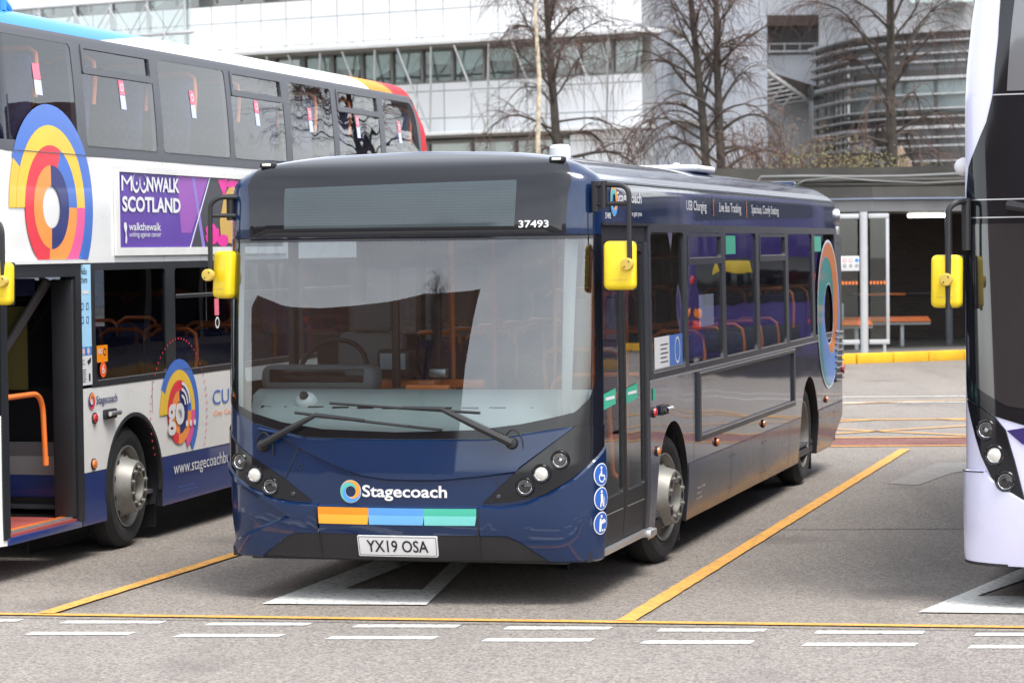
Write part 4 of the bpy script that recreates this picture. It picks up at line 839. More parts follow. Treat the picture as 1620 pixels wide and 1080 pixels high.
    t.patch(M, rect(1.74, 1.86, 1.95, 1.975), WHITE, off=.008); t.build('poster', bus)
    t = MB(); t.patch(M, rect(2.0, 2.20, 1.44, 1.565), OR, off=.001); t.text(M, 'NO', 2.02, 2.10, 1.50, 1.54, WHITE, off=.003, bold=.02); t.patch(M, circ(2.145, 1.515, .028, 14), RUBBER, holes=[circ(2.145, 1.515, .02, 14)], off=.003); t.build('sticker', bus); t = MB(); t.patch(M, circ(2.11, 1.385, .06, 20), pm('sticker_orange_red', lin((238, 92, 40)), .4), off=.002); t.text(M, '6', 2.085, 2.135, 1.355, 1.42, WHITE, off=.004, bold=.01); t.build('sticker', bus)
    # advert
    a = MB(); FRM = pm('advert_frame_white', (.72, .71, .67), .45, dirt=.2); a.patch(M, rect(2.36, 6.2, 2.225, 2.905), FRM, holes=[rect(2.43, 6.13, 2.285, 2.855)], off=.022, thick=.02); a.build('advert_frame', bus)
    a = MB(); PU = pm('advert_purple', lin((92, 60, 152)), .4); PU2 = pm('advert_violet', lin((150, 84, 170)), .4); a.patch(M, rect(2.43, 6.13, 2.285, 2.855), PU, off=.005); a.patch(M, [(3.62, 2.855), (4.32, 2.855), (3.92, 2.40), (3.7, 2.40)], PU2, off=.006)
    a.patch(M, [(3.93, 2.285), (6.13, 2.285), (6.13, 2.855), (4.36, 2.855)], pm('advert_dark', (.05, .05, .055), .4), off=.007); PK = pm('advert_pink', lin((225, 50, 150)), .4); HA = pm('advert_hair', lin((205, 165, 85)), .4); SK = pm('advert_skin', lin((215, 160, 130)), .4)
    a.patch(M, [(4.335, 2.855), (4.36, 2.855), (3.90, 2.285), (3.875, 2.285)], WHITE, off=.008); a.patch(M, [(3.94, 2.855), (4.0, 2.855), (4.22, 2.285), (4.15, 2.285)], pm('advert_lilac', lin((140, 120, 195)), .4), off=.0075)
    def blob(cx, cz, rx, rz, m, o, n=26, j=.22): a.patch(M, [(cx+rx*(1+rnd.uniform(-j, j))*math.cos(2*math.pi*k/n), cz+rz*(1+rnd.uniform(-j, j))*math.sin(2*math.pi*k/n)) for k in range(n)], m, off=o)
    a.patch(M, [(4.52, 2.84), (4.75, 2.852), (4.72, 2.76), (4.66, 2.70)], PK, off=.009); blob(4.9, 2.80, .16, .05, PK, .009)
    a.patch(M, [(4.58, 2.33), (4.55, 2.5), (4.66, 2.7), (4.76, 2.77), (4.88, 2.79), (5.0, 2.76), (5.05, 2.5), (5.0, 2.33), (4.86, 2.31)], HA, off=.010); a.patch(M, [(4.72, 2.66), (4.80, 2.73), (4.92, 2.72), (4.96, 2.6), (4.92, 2.5), (4.80, 2.48), (4.73, 2.56)], SK, off=.0105); blob(4.37, 2.39, .15, .09, PK, .0107); blob(4.62, 2.34, .13, .05, PK, .0109, j=.12)
    a.text(M, 'M', 2.49, 2.70, 2.715, 2.83, WHITE, off=.012, bold=0); a.text(M, 'NWALK', 2.99, 3.66, 2.715, 2.83, WHITE, off=.012, bold=.035)
    for cx in (2.775, 2.925): a.patch(M, circ(cx, 2.775, .074, 28), WHITE, holes=[circ(cx+(.004 if cx < 2.8 else -.004), 2.787, .062, 28)], off=.012); a.patch(M, circ(cx+.012, 2.775, .014, 12), WHITE, off=.012)
    a.text(M, 'SCOTLAND', 2.50, 3.68, 2.555, 2.675, WHITE, off=.012, bold=.035); a.text(M, 'walkthewalk', 2.62, 3.26, 2.415, 2.475, WHITE, off=.012, bold=.012); a.text(M, 'uniting against cancer', 2.63, 3.26, 2.355, 2.405, WHITE, off=.012)
    a.patch(M, [(2.53, 2.475), (2.57, 2.475), (2.585, 2.44), (2.57, 2.40), (2.585, 2.35), (2.57, 2.315), (2.545, 2.32), (2.555, 2.39), (2.52, 2.44)], WHITE, off=.012); a.build('advert_panel', bus)
    # small fittings
    for y, z, m, r, nm in ((1.90, .70, AMBER, .035, 'marker_lamp'), (1.93, 1.035, REDL, .035, 'door_button'), (4.9, .70, AMBER, .03, 'marker_lamp')):
        t = MB(); p = S.raw(Y(y), z); t.lathe(p, (1, 0, 0), [(0, r*1.2), (.012, r*1.2)], BLACKM, 16); t.lathe(p, (1, 0, 0), [(.01, r), (.022, r*.9), (.028, r*.5), (.029, 0)], m, 16); t.build(nm, bus)
    t = MB(); t.box((LHW+.012, 2.2, 1.05), (.03, .22, .075), BLACKM, .012); t.tube([(LHW+.045, 2.12, 1.055), (LHW+.05, 2.30, 1.055)], .018, CHROME, 10); t.build('handle', bus)
    t = MB()
    for y in (3.33, 3.18, 4.95, 6.4, 7.75, 9.2): t.patch(M, rect(y, y+.005, 2.18 if y > 3.3 else 2.5, 2.95), UF, off=.002)
    for y in (3.05, 4.9): t.patch(M, rect(y, y+.005, 1.0, 1.26), UF, off=.002)
    t.build('panel_gap', bus)
    wheel(bus, LHW-.045, 2.68, .468, 0, True, R(3), 10); wheel(bus, LHW-.05, 8.3, .468, 0, False, 0, 10); wheel(bus, -LHW+.045, 2.68, .468, 0, True, R(3), 10, side=-1); wheel(bus, -LHW+.05, 8.3, .468, 0, False, 0, 10, side=-1)
    mirror(bus, [([(1.26, .25, 2.45), (1.40, .12, 2.45), (1.425, .1, 2.40), (1.425, .1, 2.0)], .018)], (1.385, .13, 2.05), (.19, .1, .285), (1.44, .07, 2.067), R(6))
    pts = round_pts([(1.0, .25, 3.93), (1.02, .6, 4.05), (1.02, .95, 4.05), (1.0, 1.15, 3.97)], .2); t = MB(); t.tube(pts, .035, LB, 10); t.tube([(1.08, .9, 3.94), (1.08, .9, 4.05)], .03, LB, 8); t.build('roof_rail', bus)
    seats(bus, [(x, .9+i*1.02, 0) for i in range(10) for x in (.95, .45, -.5, -.95)], 2.50)
    seats(bus, [(x, 3.9+i*.95, 0) for i in range(5) for x in (.95, .5, -.95)], .40)
build_left()

# ------------------------------------------------------------------ the double-deck bus at the right edge
RHW = 1.26
RIGHT = Surf(RHW, .14, .95, .46, 10.6, [(.2, .2), (4.0, 4.0), (4.05, 4.05), (4.1, 4.09), (4.15, 4.12), (4.25, 4.15), (4.4, 4.17)],
 [(.2, .1), (.3, .05), (.5, .01), (.7, 0), (1.0, .01), (1.5, .05), (2.2, .12), (2.6, .16), (3.0, .2), (4.0, .32), (4.15, .4), (4.4, .7)], [(.2, .02), (.35, 0), (3.1, 0), (3.5, .03), (3.75, .065), (4.0, .11), (4.05, .14), (4.1, .2), (4.15, .3), (4.25, .6), (4.4, RHW-1e-4)], rear=(.3, 3.6))
def build_right():
    bus = thing('double_deck_bus', 'pale lilac double deck bus front cut off by the right picture edge, black wraparound windscreen', 'bus', (3.92, 15.63, 0), -R(15.3))
    S = RIGHT; Y = S.sy; se = S.s_end
    LI = pm('lilac_paint', lin((216, 216, 240)), .3, coat=.9, var=.02, wob=.003); PU = pm('purple_paint', (.028, .018, .13), .3, coat=.9, wob=.004)
    md = lambda pts: [(-Y(y), z) for y, z in pts][::-1]; sd = lambda pts: [(Y(y), z) for y, z in pts]
    b = MB(); b.patch(S, [(-se, 3.95), (se, 3.95), (se, 4.399), (-se, 4.399)], LI); b.patch(S, [(-1.50, .27), (1.50, .27), (1.50, 3.95), (-1.50, 3.95)], LI)
    low = [(.50, .27), (1.98, .27)]+arc(2.55, .47, .55, 180, 0)+[(3.12, .27), (8.0, .27)]+arc(8.56, .47, .55, 180, 0)+[(9.12, .27), (10.6, .4), (10.6, 1.25), (.50, 1.25)]
    b.patch(S, md(low), PU, thick=.04, rim=BLACKM); b.patch(S, sd(low), PU, thick=.04, rim=BLACKM); b.build('body', bus)
    b = MB(); 
    for f in (md, sd): b.patch(S, f(rect(.50, 10.6, 2.2, 2.95)), PU); b.patch(S, f(rect(.50, 10.6, 1.25, 2.2)), PU, holes=[f(rrect(a, a+1.35, 1.33, 2.1, .04)) for a in (.7, 2.2, 3.7, 5.2, 6.7)]); b.patch(S, f(rect(.50, 10.6, 2.95, 3.95)), PU, holes=[f(rrect(a, a+1.4, 3.05, 3.8, .04)) for a in (.6, 2.1, 3.6, 5.1, 6.6, 8.1)])
    b.build('side_panel', bus)
    for f in (md, sd):
        for a in (.7, 2.2, 3.7, 5.2, 6.7): g = MB(); g.patch(S, f(rrect(a, a+1.35, 1.33, 2.1, .04)), BLACKG, off=-.006); g.build('lower_window', bus)
        for a in (.6, 2.1, 3.6, 5.1, 6.6, 8.1): g = MB(); g.patch(S, f(rrect(a, a+1.4, 3.05, 3.8, .04)), BLACKG, off=-.006); g.build('upper_window', bus)
    vs = [.3, .645, 1.26, 2.175, 2.955, 3.83, 4.0, 4.05, 4.1, 4.15, 4.25, 4.39]; rg = [S.raw(se, v) for v in vs]+[S.raw(-se, v) for v in vs[::-1]]
    b = MB(); b.raw(rg, [tuple(range(len(rg)-1, -1, -1))], PU); b.build('rear_panel', bus)
    b = MB(); b.box((0, 5.5, .33), (2.3, 9.8, .05), BLACKM); b.box((-.85, .42, .262), (.16, .1, .025), BLACKM)
    for sg in (1, -1):
        for yy in (2.55, 8.56): b.box((sg*.62, yy, .5), (.02, 1.1, 1.0), BLACKM)
    b.build('chassis', bus)
    mi = lambda p: [(-a, v) for a, v in p]
    left = [(-1.33, 1.284), (-1.35, 1.4), (-1.365, 2.34), (-1.34, 2.40), (-1.335, 2.575), (-1.305, 2.71), (-1.22, 2.84), (-1.14, 2.985), (-1.095, 3.15), (-1.085, 3.5), (-1.10, 3.73), (-1.10, 3.98)]
    lowb = [(-1.21, 1.25), (-1.08, 1.185), (-.89, 1.135), (-.5, 1.10), (0, 1.09)]
    black = left[::-1]+lowb+mi(lowb[:-1])[::-1]+mi(left)
    g = MB(); g.patch(S, black[::-1], BLACKG, off=.006, thick=.006); wo_ = g.build('front_glazing', bus)
    g = MB(); RG = pm('dark_windscreen', (.02, .022, .026), .05, coat=1, spec=.8); pane = [(-1.22, 1.36), (-1.0, 1.25), (-.6, 1.20), (0, 1.18), (.6, 1.20), (1.0, 1.25), (1.22, 1.36), (1.26, 2.36), (-1.26, 2.36)]
    g.patch(S, pane, RG, off=.009); g.build('windscreen', wo_); g = MB(); g.patch(S, [(-1.0, 3.17), (1.0, 3.17), (1.0, 3.9), (-1.0, 3.9)], pm('upper_windscreen_glass', (.15, .155, .165), .05, coat=1), off=.009); g.build('upper_windscreen', wo_)
    g = MB()
    for v in (3.145, 2.505, 2.395): g.patch(S, [(-1.09 if v > 3 else -1.34, v), (1.09 if v > 3 else 1.34, v), (1.09 if v > 3 else 1.34, v+.005), (-1.09 if v > 3 else -1.34, v+.008)], ALU, off=.008)
    g.build('trim', wo_)
    t = MB(); P = lambda s, v, o: Vector(S.raw(s, v))+S.nrm(s, v)*o
    t.tube([P(-.98, 2.47, .03), P(-.88, 2.45, .06), P(-.3, 2.40, .06), P(.1, 1.9, .05)], [.035, .028, .02, .012], BLACKM); t.build('wiper', bus)
    lamp = [(-1.325, 1.275), (-1.21, 1.245), (-1.08, 1.178), (-1.01, 1.103), (-.95, .912), (-.89, .683), (-1.01, .748), (-1.10, .809), (-1.18, .941), (-1.26, 1.131)]
    for sg in (1, -1):
        h = MB(); q = lamp if sg > 0 else mi(lamp)[::-1]; h.patch(S, q[::-1], BLACKG, off=.010, thick=.012, flare=.003); ho = h.build('headlamp_cluster', bus)
        for s, v, k in ((-1.135, 1.10, 'dip'), (-1.075, .948, 'drl'), (-1.005, .79, 'main')): headlamp(ho, S, s*sg, v, .045, k)
    t = MB(); t.patch(S, [(-1.0, 1.10), (-.9, 1.02), (-.5, .97), (.5, .97), (.9, 1.02), (1.0, 1.10), (.86, 1.125), (.5, 1.09), (0, 1.08), (-.5, 1.09), (-.86, 1.125)], PU, off=.007); t.build('stripe', bus)
    bp = MB(); edge = [(-1.49, .828), (-1.145, .84), (-1.10, .79), (-1.0, .73), (-.88, .665), (-.5, .62), (.5, .62), (.88, .665), (1.0, .73), (1.10, .79), (1.145, .84), (1.49, .828)]
    bp.patch(S, [(-1.49, .275), (1.49, .275)]+edge[::-1], LI, off=.018, thick=.02, flare=.012); bp.build('bumper', bus)
    g = MB(); g.patch(S, [(-1.49, .834), (-1.15, .846), (-1.15, .838), (-1.49, .826)], BLACKM, off=.021); g.patch(S, [(-1.44, .268), (-1.0, .268), (-1.0, .285), (-1.44, .285)], BLACKM, off=.02); g.build('panel_gap', bus)
    mirror(bus, [([(-1.25, .32, 2.50), (-1.29, .25, 2.497), (-1.338, .22, 2.46), (-1.340, .2, 1.84)], .019), ([(-1.24, .34, 2.52), (-1.24, .34, 2.2)], .03)], (-1.352, .25, 2.01), (.19, .1, .325), (-1.348, .178, 2.022), R(-6))
    t = MB(); t.lathe((-1.26, .6, 2.72), (-1, 0, 0), [(0, .06), (.03, .06), (.06, .045), (.075, .02), (.08, 0)], WHITE, 18); t.build('side_camera', bus)
    for y, fr in ((2.55, True), (8.56, False)):
        for sg in (1, -1): wheel(bus, sg*(RHW-.05), y, .468, 0, fr, 0, 10, side=sg)
build_right()
# ------------------------------------------------------------------ low station building, kerb, shelter
PAVE = roadmat('paving', (.17, .165, .155)); 
KERBY = pm('kerb_yellow', lin((238, 184, 40)), .7, var=.1, dirt=.35, bump=.2)
CONC = pm('concrete', (.062, .058, .05), .85, var=.3, vscale=1.5, bump=.3, bscale=20, dirt=.4)
DBRICK = brickmat('dark_brick', (.035, .026, .022), (.05, .036, .03), (.05, .048, .045), 1, .225, .075, .008)
FASC = pm('fascia_grey', (.24, .24, .235), .5, dirt=.25)
WFRAME = pm('white_frame', (.5, .51, .52), .4, dirt=.12)
def wallbox(name, label, cat, segs): ...
kerb = [(-8, 46.0), (3.0, 48.5), (6.42, 49.43), (8.6, 50.47), (12.5, 52.4), (22, 56)]
mb = MB(); mb.prism(kerb+[(30, 75), (-8, 75)], 0, .17, PAVE); mb.build('pavement', smooth=False, kind='structure')
mb = MB()
for a, b in zip(kerb, kerb[1:]):
    d = Vector((b[0]-a[0], b[1]-a[1])); L = d.length; d.normalize(); n = max(1, round(L/.92)); ang = math.atan2(d.y, d.x)
    for i in range(n):
        p = Vector(a)+d*(L*(i+.5)/n); mb.box((p.x+d.y*.03, p.y-d.x*.03, .09), (L/n-.012, .16, .20), KERBY, .02, Matrix.Rotation(ang, 3, 'Z'))
mb.build('kerb', kind='structure')
st = thing('station_building', 'low dark brick station building with flat concrete roof and grey canopy', 'building', (0, 0, 0))
mb = MB(); mb.prism([(-6, 57), (26, 57), (26, 64), (-6, 64)], .17, 3.35, DBRICK); mb.build('wall', st)
mb = MB(); mb.prism([(-6.5, 53.0), (3.2, 53.0), (26.5, 53.6), (26.5, 64.5), (-6.5, 64.5)], 3.34, 3.72, CONC); mb.prism([(-6.4, 52.9), (26.4, 53.45), (26.4, 53.7), (-6.4, 53.2)], 3.72, 3.78, CONC); mb.build('roof', st)
mb = MB(); can = [(3.2, 52.6), (6.95, 50.6), (9.0, 51.2), (12, 52.4), (20, 54.8), (20, 57), (3.2, 57)]
mb.prism(can, 2.86, 3.08, FASC); sc = lambda k: [(p[0]+(p[0]-8)*k, p[1]-.12) for p in can]
mb.prism(sc(.012), 3.09, 3.12, pm('flashing_blue', (.22, .26, .34), .4)); mb.prism([(p[0], p[1]+.05) for p in can], 3.12, 3.335, CONC); mb.build('canopy', st)
for i, (y, z, r) in enumerate(((52.86, 3.60, .03), (52.84, 3.50, .045), (52.84, 3.42, .035))):
    mb = MB(); x0 = 4.6-.25*i if i else 4.9
    pts = [(x0, y, 3.42)]+[(x0+.12, y, z)]+[(x0+k, y-.02+.03*rnd.random(), z+rnd.uniform(-.02, .02)) for k in range(1, 18)]; mb.tube(pts, r, pm('pipe_grey', (.16, .16, .155), .5) if i == 0 else CONC, 8); mb.build('roof_pipe', st)
mb = MB(); mb.tube([(5.6, 52.78, 3.38), (5.9, 52.76, 3.52), (6.5, 52.75, 3.57), (7.2, 52.75, 3.5), (8.3, 52.75, 3.44), (9.5, 52.75, 3.48), (12, 52.7, 3.6)], .016, MATS['pipe_grey'], 6); mb.build('roof_cable', st)
mb = MB(); mb.box((8.45, 53.6, 2.80), (.75, .16, .07), pm('lit_tube', (1, .98, .9), .4, emit=3), .02); mb.build('ceiling_lamp', st)
mb = MB(); mb.box((5.0, 54.5, 2.82), (.9, .16, .06), MATS['lit_tube'], .02); mb.build('ceiling_lamp', st)
for x in (4.0, 8.9, 13.5):
    mb = MB(); mb.tube([(x, 53.6, .17), (x, 53.6, 2.86)], .07, CABGREY, 10); mb.build('canopy_post', st)
mb = MB(); mb.box((8.0, 56.9, 1.15), (1.0, .04, .05), ORANGE); mb.box((9.6, 56.92, 1.16), (4.5, .03, .02), CABGREY); mb.build('wall_rail', st)
# glass wind screen shelter
sh = thing('bus_shelter', 'white framed glass wind shelter with an orange dotted band under the station canopy', 'shelter', (6.73, 50.3, .17))
mb = MB(); mb.tube([(0, 0, 0), (0, 0, 2.68)], .075, WFRAME, 14); mb.build('post', sh)
for x0, x1, sg in ((-2.2, -.09, 0), (.09, .48, 1)):
    mb = MB(); 
    for z in (.20, 2.60): mb.box(((x0+x1)/2, 0, z), (x1-x0, .07, .09), WFRAME, .01)
    mb.box((x1-.03 if sg else x0+.03, 0, 1.4), (.06, .06, 2.45), WFRAME, .01); mb.tube([((x0+x1)/2+.1, 0, 0), ((x0+x1)/2+.1, 0, .2)], .03, WFRAME, 8)
    fo = mb.build('frame', sh); mb = MB(); mb.box(((x0+x1)/2, 0, 1.4), (x1-x0-.06, .012, 2.3), glassmat('shelter_glass', (.8, .85, .84), .05, 0)); go = mb.build('glass_panel', fo)
    mb = MB(); n = int((x1-x0)/.065)
    for k in range(n): mb.box((x0+.04+k*.065, -.012, 1.33), (.038, .006, .06), ORANGE)
    mb.build('dotted_band', fo)
mb = MB(); mb.box((-.27, -.02, 1.70), (.36, .012, .28), WHITE, .004)
for k, m in enumerate((REDL, REDL, pm('sign_blue', lin((60, 140, 210)), .4))): mb.lathe((-.37+k*.115, -.027, 1.76), (0, -1, 0), [(0, .04), (.003, .04), (.003, .028)] if k < 2 else [(0, .04), (.003, .04), (.003, 0)], m, 16)
for k in range(3):
    for j in range(3): mb.box((-.37+k*.115, -.028, 1.68-j*.022), (.07, .003, .008), GREYF)
mb.build('notice', sh)
be = thing('bench', 'long orange slatted bench on white legs against the dark brick wall', 'bench', (7.1, 53.0, .17))
for s_, w_, x in ((0, 2.4, .1),):
    mb = MB()
    for j in range(4): mb.box((x, -.15+j*.11, .52+.02*j), (w_, .09, .035), ORANGE, .008)
    mb.build('seat', be); mb = MB(); mb.box((x, .02, .47), (w_, .3, .06), WFRAME, .01); mb.build('seat_frame', be)
    for dx in (-1.0, .65): mb = MB(); mb.box((x+dx, .02, .23), (.07, .12, .46), WFRAME, .01); mb.build('leg', be)
be = thing('bench', 'shorter orange bench behind the glass wind shelter', 'bench', (5.9, 51.6, .17))
mb = MB()
for j in range(4): mb.box((.3, -.15+j*.11, .50+.02*j), (1.7, .09, .035), ORANGE, .008)
mb.build('seat', be); mb = MB(); mb.box((.3, .02, .45), (1.7, .3, .06), WFRAME, .01); mb.build('seat_frame', be)
for dx in (-.5, .85): mb = MB(); mb.box((dx, .02, .22), (.07, .12, .44), WFRAME, .01); mb.build('leg', be)
bx = thing('litter_bin', 'pale grey bin with a red front behind the shelter bench', 'bin', (6.35, 52.5, .17)); mb = MB(); mb.box((0, 0, .45), (.5, .4, .9), WFRAME, .03); mb.build('bin_body', bx); mb = MB(); mb.box((0, -.205, .38), (.36, .02, .5), pm('bin_red', (.3, .04, .03), .6), .01); mb.build('front_panel', bx)

# ------------------------------------------------------------------ white panelled building beyond
PANEL = brickmat('white_panels', (.82, .825, .83), (.78, .79, .80), (.30, .31, .315), 1, 1.2, 1.02, .022, .35, .12, 0, .15, coat=.2)
GPANEL = brickmat('grey_panels', (.33, .35, .39), (.36, .38, .42), (.19, .20, .22), 1, 1.5, 1.02, .015, .45, .2, 0, .15)
RENDER = pm('pale_render', (.55, .555, .56), .7, var=.08, vscale=.4, dirt=.15)
WTRIM = pm('white_trim', (.64, .64, .635), .4, dirt=.1); SOFF = pm('soffit_grey', (.24, .23, .21), .7); MULL = pm('mullion_brown', (.22, .21, .20), .5)
BLINDM = pm('window_blind', (.78, .84, .82), .7)
bd_ = thing('panelled_building', 'white panelled office building with a canopy on slanted struts above its window strip', 'building', (4.8, 95, 0), -R(30.5))
W = 46
mb = MB(); 
for z0, z1 in ((3.2, 6.45), (6.6, 8.45), (9.95, 11.9), (13.4, 20)): mb.box((-W/2, .5, (z0+z1)/2) if z0 > 4 else (-1.5, .5, (z0+z1)/2), (W if z0 > 4 else 3.0, 1.0, z1-z0), PANEL)
mb.box((-1.5, .5, 1.6), (3, .98, 3.2), PANEL); mb.box((-W/2, 6, 8), (W-.2, 9.6, 16), GPANEL); mb.build('wall', bd_)
def strip(x0, x1, z0, z1, step, name='window', dep=.25):
    x = x0
    while x < x1-.1:
        w_ = min(step, x1-x); mb = MB(); mb.box((x+.05, dep-.04, (z0+z1)/2), (.10, .12, z1-z0), MULL); mb.box((x+w_/2, dep-.02, z1-.06), (w_, .1, .1), MULL); mb.box((x+w_/2, dep-.02, z0+.05), (w_, .1, .1), MULL); o = mb.build(name, bd_)
        p = MB(); p.raw([(x+.1, dep, z0), (x+w_, dep, z0), (x+w_, dep, z1), (x+.1, dep, z1)], [(0, 1, 2, 3)], GLASS_B); p.raw([(x+.1, dep+.14, z1-(z1-z0)*rnd.choice((.45, .6, .75, .9))), (x+w_, dep+.14, z1-(z1-z0)*.5), (x+w_, dep+.14, z1), (x+.1, dep+.14, z1)], [(0, 1, 2, 3)], BLINDM); p.build('pane', o); x += w_
mb = MB(); mb.box((-W/2, 1.02, 9.2), (W-.3, .1, 1.6), SOFF); mb.box((-W/2, 1.02, 12.6), (W-.3, .1, 1.6), SOFF); mb.build('window_recess', bd_)
mb = MB(); mb.box((-W/2-1.6, 1.02, 4.8), (W-3.4, .1, 3.3), SOFF); mb.build('ground_floor_recess', bd_)
strip(-34, -.2, 8.45, 9.85, 1.36); strip(-34, -3.2, 4.2, 6.3, 1.9, 'ground_window'); 
x = -32
while x < -1:
    if rnd.random() < .5: strip(x, x+2.4, 11.95, 13.3, 1.2, 'upper_window')
    x += 3.2
mb = MB(); mb.box((-W/2+.25, -.55, 9.90), (W+1.2, 1.15, .16), WTRIM, .01); mb.box((-W/2+.25, -.45, 9.78), (W+1.0, .95, .06), SOFF); mb.build('canopy', bd_)
mb = MB(); mb.box((-W/2+.25, -.38, 6.53), (W+.5, .75, .14), WTRIM, .01); mb.box((-W/2-1.5, -.3, 6.42), (W-3, .6, .07), SOFF); mb.build('ledge', bd_)
for k in range(14):
    x = -1.2-k*2.5
    for dx in (-1.15, .35): mb = MB(); mb.tube([(x, -.55, 6.58), (x+dx, -.95, 9.76)], .045, ALU, 8); mb.build('strut', bd_)
mb = MB()
for k in range(10): mb.box((-2.5-k*3.1, -1.0, 10.02), (.18, .14, .12), WTRIM)
mb.build('canopy_light', bd_)
mb = MB(); mb.lathe((-.2, -.1, 5.9), (0, 0, 1), [(-.2, 0), (-.16, .12), (0, .16), (.05, .16), (.06, 0)], WHITE, 14); mb.build('camera_dome', bd_)
# glazed atrium at the left end
at_ = thing('glazed_atrium', 'steel and glass atrium roof beyond the blue bus roof, far left', 'atrium', (-16, 93, 0), -R(30.5))
mb = MB()
for k in range(9):
    x = -7+k*1.6; mb.tube([(x, 0, 7), (x, 0, 10.9), (x+1.2, 3, 13)], .045, WFRAME, 8)
    if k < 8: mb.tube([(x, -.1, 8.6), (x+1.6, -.1, 10.7)], .022, WFRAME, 6); mb.tube([(x, -.1, 10.7), (x+1.6, -.1, 8.6)], .022, WFRAME, 6)
for z in (8.5, 9.7, 10.9): mb.tube([(-7.2, 0, z), (6.2, 0, z)], .06, WFRAME, 8)
mb.build('steel_frame', at_); mb = MB(); mb.raw([(-7, .08, 7), (6, .08, 7), (6, .08, 10.9), (-7, .08, 10.9)], [(0, 1, 2, 3)], GLASS_B); mb.raw([(-7, .08, 10.95), (6, .08, 10.95), (7.2, 3.05, 13.05), (-5.8, 3.05, 13.05)], [(0, 1, 2, 3)], pm('glass_roof', (.45, .55, .52), .2)); mb.build('glazing', at_)

# grey side wing with louvred canopy
gw = thing('grey_wing', 'grey blue side wing with a slatted sloping canopy running back from the white corner', 'building', (4.8, 95, 0), -R(13.4))
mb = MB(); mb.box((.5, 13.6, 8), (.9, 25, 16), GPANEL); mb.build('wall', gw)
mb = MB()
for k in range(24):
    y = 1+k*1.7; mb.box((1.75, y, 9.75-k*.06), (1.7, .2, .05), WTRIM, 0, Matrix.Rotation(R(-9), 3, 'Y'))
mb.box((2.55, 22, 9.05), (.12, 44, .14), WTRIM, 0, Matrix.Rotation(R(-2.0), 3, 'X')); mb.box((1.0, 22, 9.3), (.12, 44, .2), SOFF, 0, Matrix.Rotation(R(-2.0), 3, 'X')); mb.build('canopy', gw)
for k in range(7): mb = MB(); mb.tube([(.97, 2+k*3.4, 7.0), (2.5, 2+k*3.4, 9.5-k*.12)], .05, ALU, 6); mb.build('strut', gw)
for k in range(5): mb = MB(); mb.box((.965, 2.2+k*4.4, 8.4), (.04, 2.6, 1.5), pm('dark_pane', (.10, .12, .13), .1, coat=1)); mb.build('window', gw)
for k in range(7): mb = MB(); mb.box((.965, 2.0+k*3, 5.2), (.04, .9, 2.2), pm('teal_pane', (.22, .30, .30), .15, coat=1)); mb.build('lower_window', gw)
mb = MB(); mb.box((1.2, 13.5, 6.75), (.5, 24, .16), SOFF); mb.build('ledge', gw)

# white block with dark balcony, glazed block with sunshade bands, tall backdrop wing
wb_ = thing('white_block', 'tall white block with a dark balcony recess and a dark wedge canopy', 'building', (0, 0, 0))
BLK = brickmat('block_panels', (.64, .65, .67), (.68, .69, .71), (.40, .41, .42), 1, 2.4, 1.6, .012, .5, .2, 0, .1)
mb = MB(); mb.prism([(8.5, 126), (15.5, 125), (16.0, 136), (9, 137)], 0, 11.2, BLK); mb.prism([(8.5, 126), (15.5, 125), (16.0, 136), (9, 137)], 12.7, 22, BLK); mb.prism([(8.5, 126), (11.4, 125.6), (11.8, 136), (9, 137)], 11.2, 12.7, BLK); mb.build('wall', wb_)
mb = MB(); mb.box((13.4, 127, 11.95), (4.2, .2, 1.5), MULL); mb.box((13.3, 124.9, 12.75), (4.3, 1.2, .5), pm('fascia_brown', (.075, .05, .04), .6)); mb.build('balcony_recess', wb_)
mb = MB(); mb.box((13.4, 124.9, 11.35), (3.9, .08, .08), WTRIM); mb.box((13.4, 124.9, 11.7), (3.9, .05, .05), WTRIM)
for k in range(6): mb.box((11.6+k*.72, 124.9, 11.5), (.05, .05, .5), WTRIM)
mb.build('railing', wb_)
mb = MB(); mb.raw([(11.9, 121.5, 9.2), (15.6, 121.5, 9.0), (12.2, 121.5, 10.1), (11.9, 125.2, 9.2), (15.6, 125.2, 9.0), (12.2, 125.2, 10.1)], [(0, 1, 2), (0, 2, 5, 3), (1, 4, 5, 2), (3, 5, 4), (0, 3, 4, 1)], pm('wedge_brown', (.085, .07, .058), .8, var=.3)); mb.build('wedge_canopy', wb_)
for z in (5.4, 4.2):
    for k in range(3): mb = MB(); mb.box((12.1+k*1.1, 125.1, z), (.95, .3, .8), MATS['dark_pane']); mb.build('window', wb_)
gb = thing('glazed_block', 'curved office block with white sunshade bands across dark glass', 'building', (0, 0, 0))
cv = [(14.2, 121), (15.0, 115), (16.6, 111.5), (19, 109.6), (22, 108.8), (27, 108.6), (36, 109.5)]
cvo = lambda d: [(p[0]-(d if i < 3 else 0), p[1]-d) for i, p in enumerate(cv)]+[(36, 124), (14.6, 124)]
for z0, z1, m in ((0, 5.6, pm('dark_glazing', (.32, .345, .345), .12, coat=1, var=.3, vscale=.5)), (5.6, 6.1, MULL), (6.1, 7.0, MATS['dark_glazing']), (7.0, 7.7, MULL), (7.7, 9.0, pm('pale_glazing', (.48, .56, .55), .12, coat=1, var=.25, vscale=.6)), (9.0, 9.5, MULL), (9.5, 10.4, MATS['dark_glazing']), (10.4, 11.0, MULL), (11.0, 24, RENDER)):
    mb = MB(); mb.prism(cvo(0), z0, z1, m); mb.build('glazing' if m.name.endswith('glazing') else 'wall', gb)
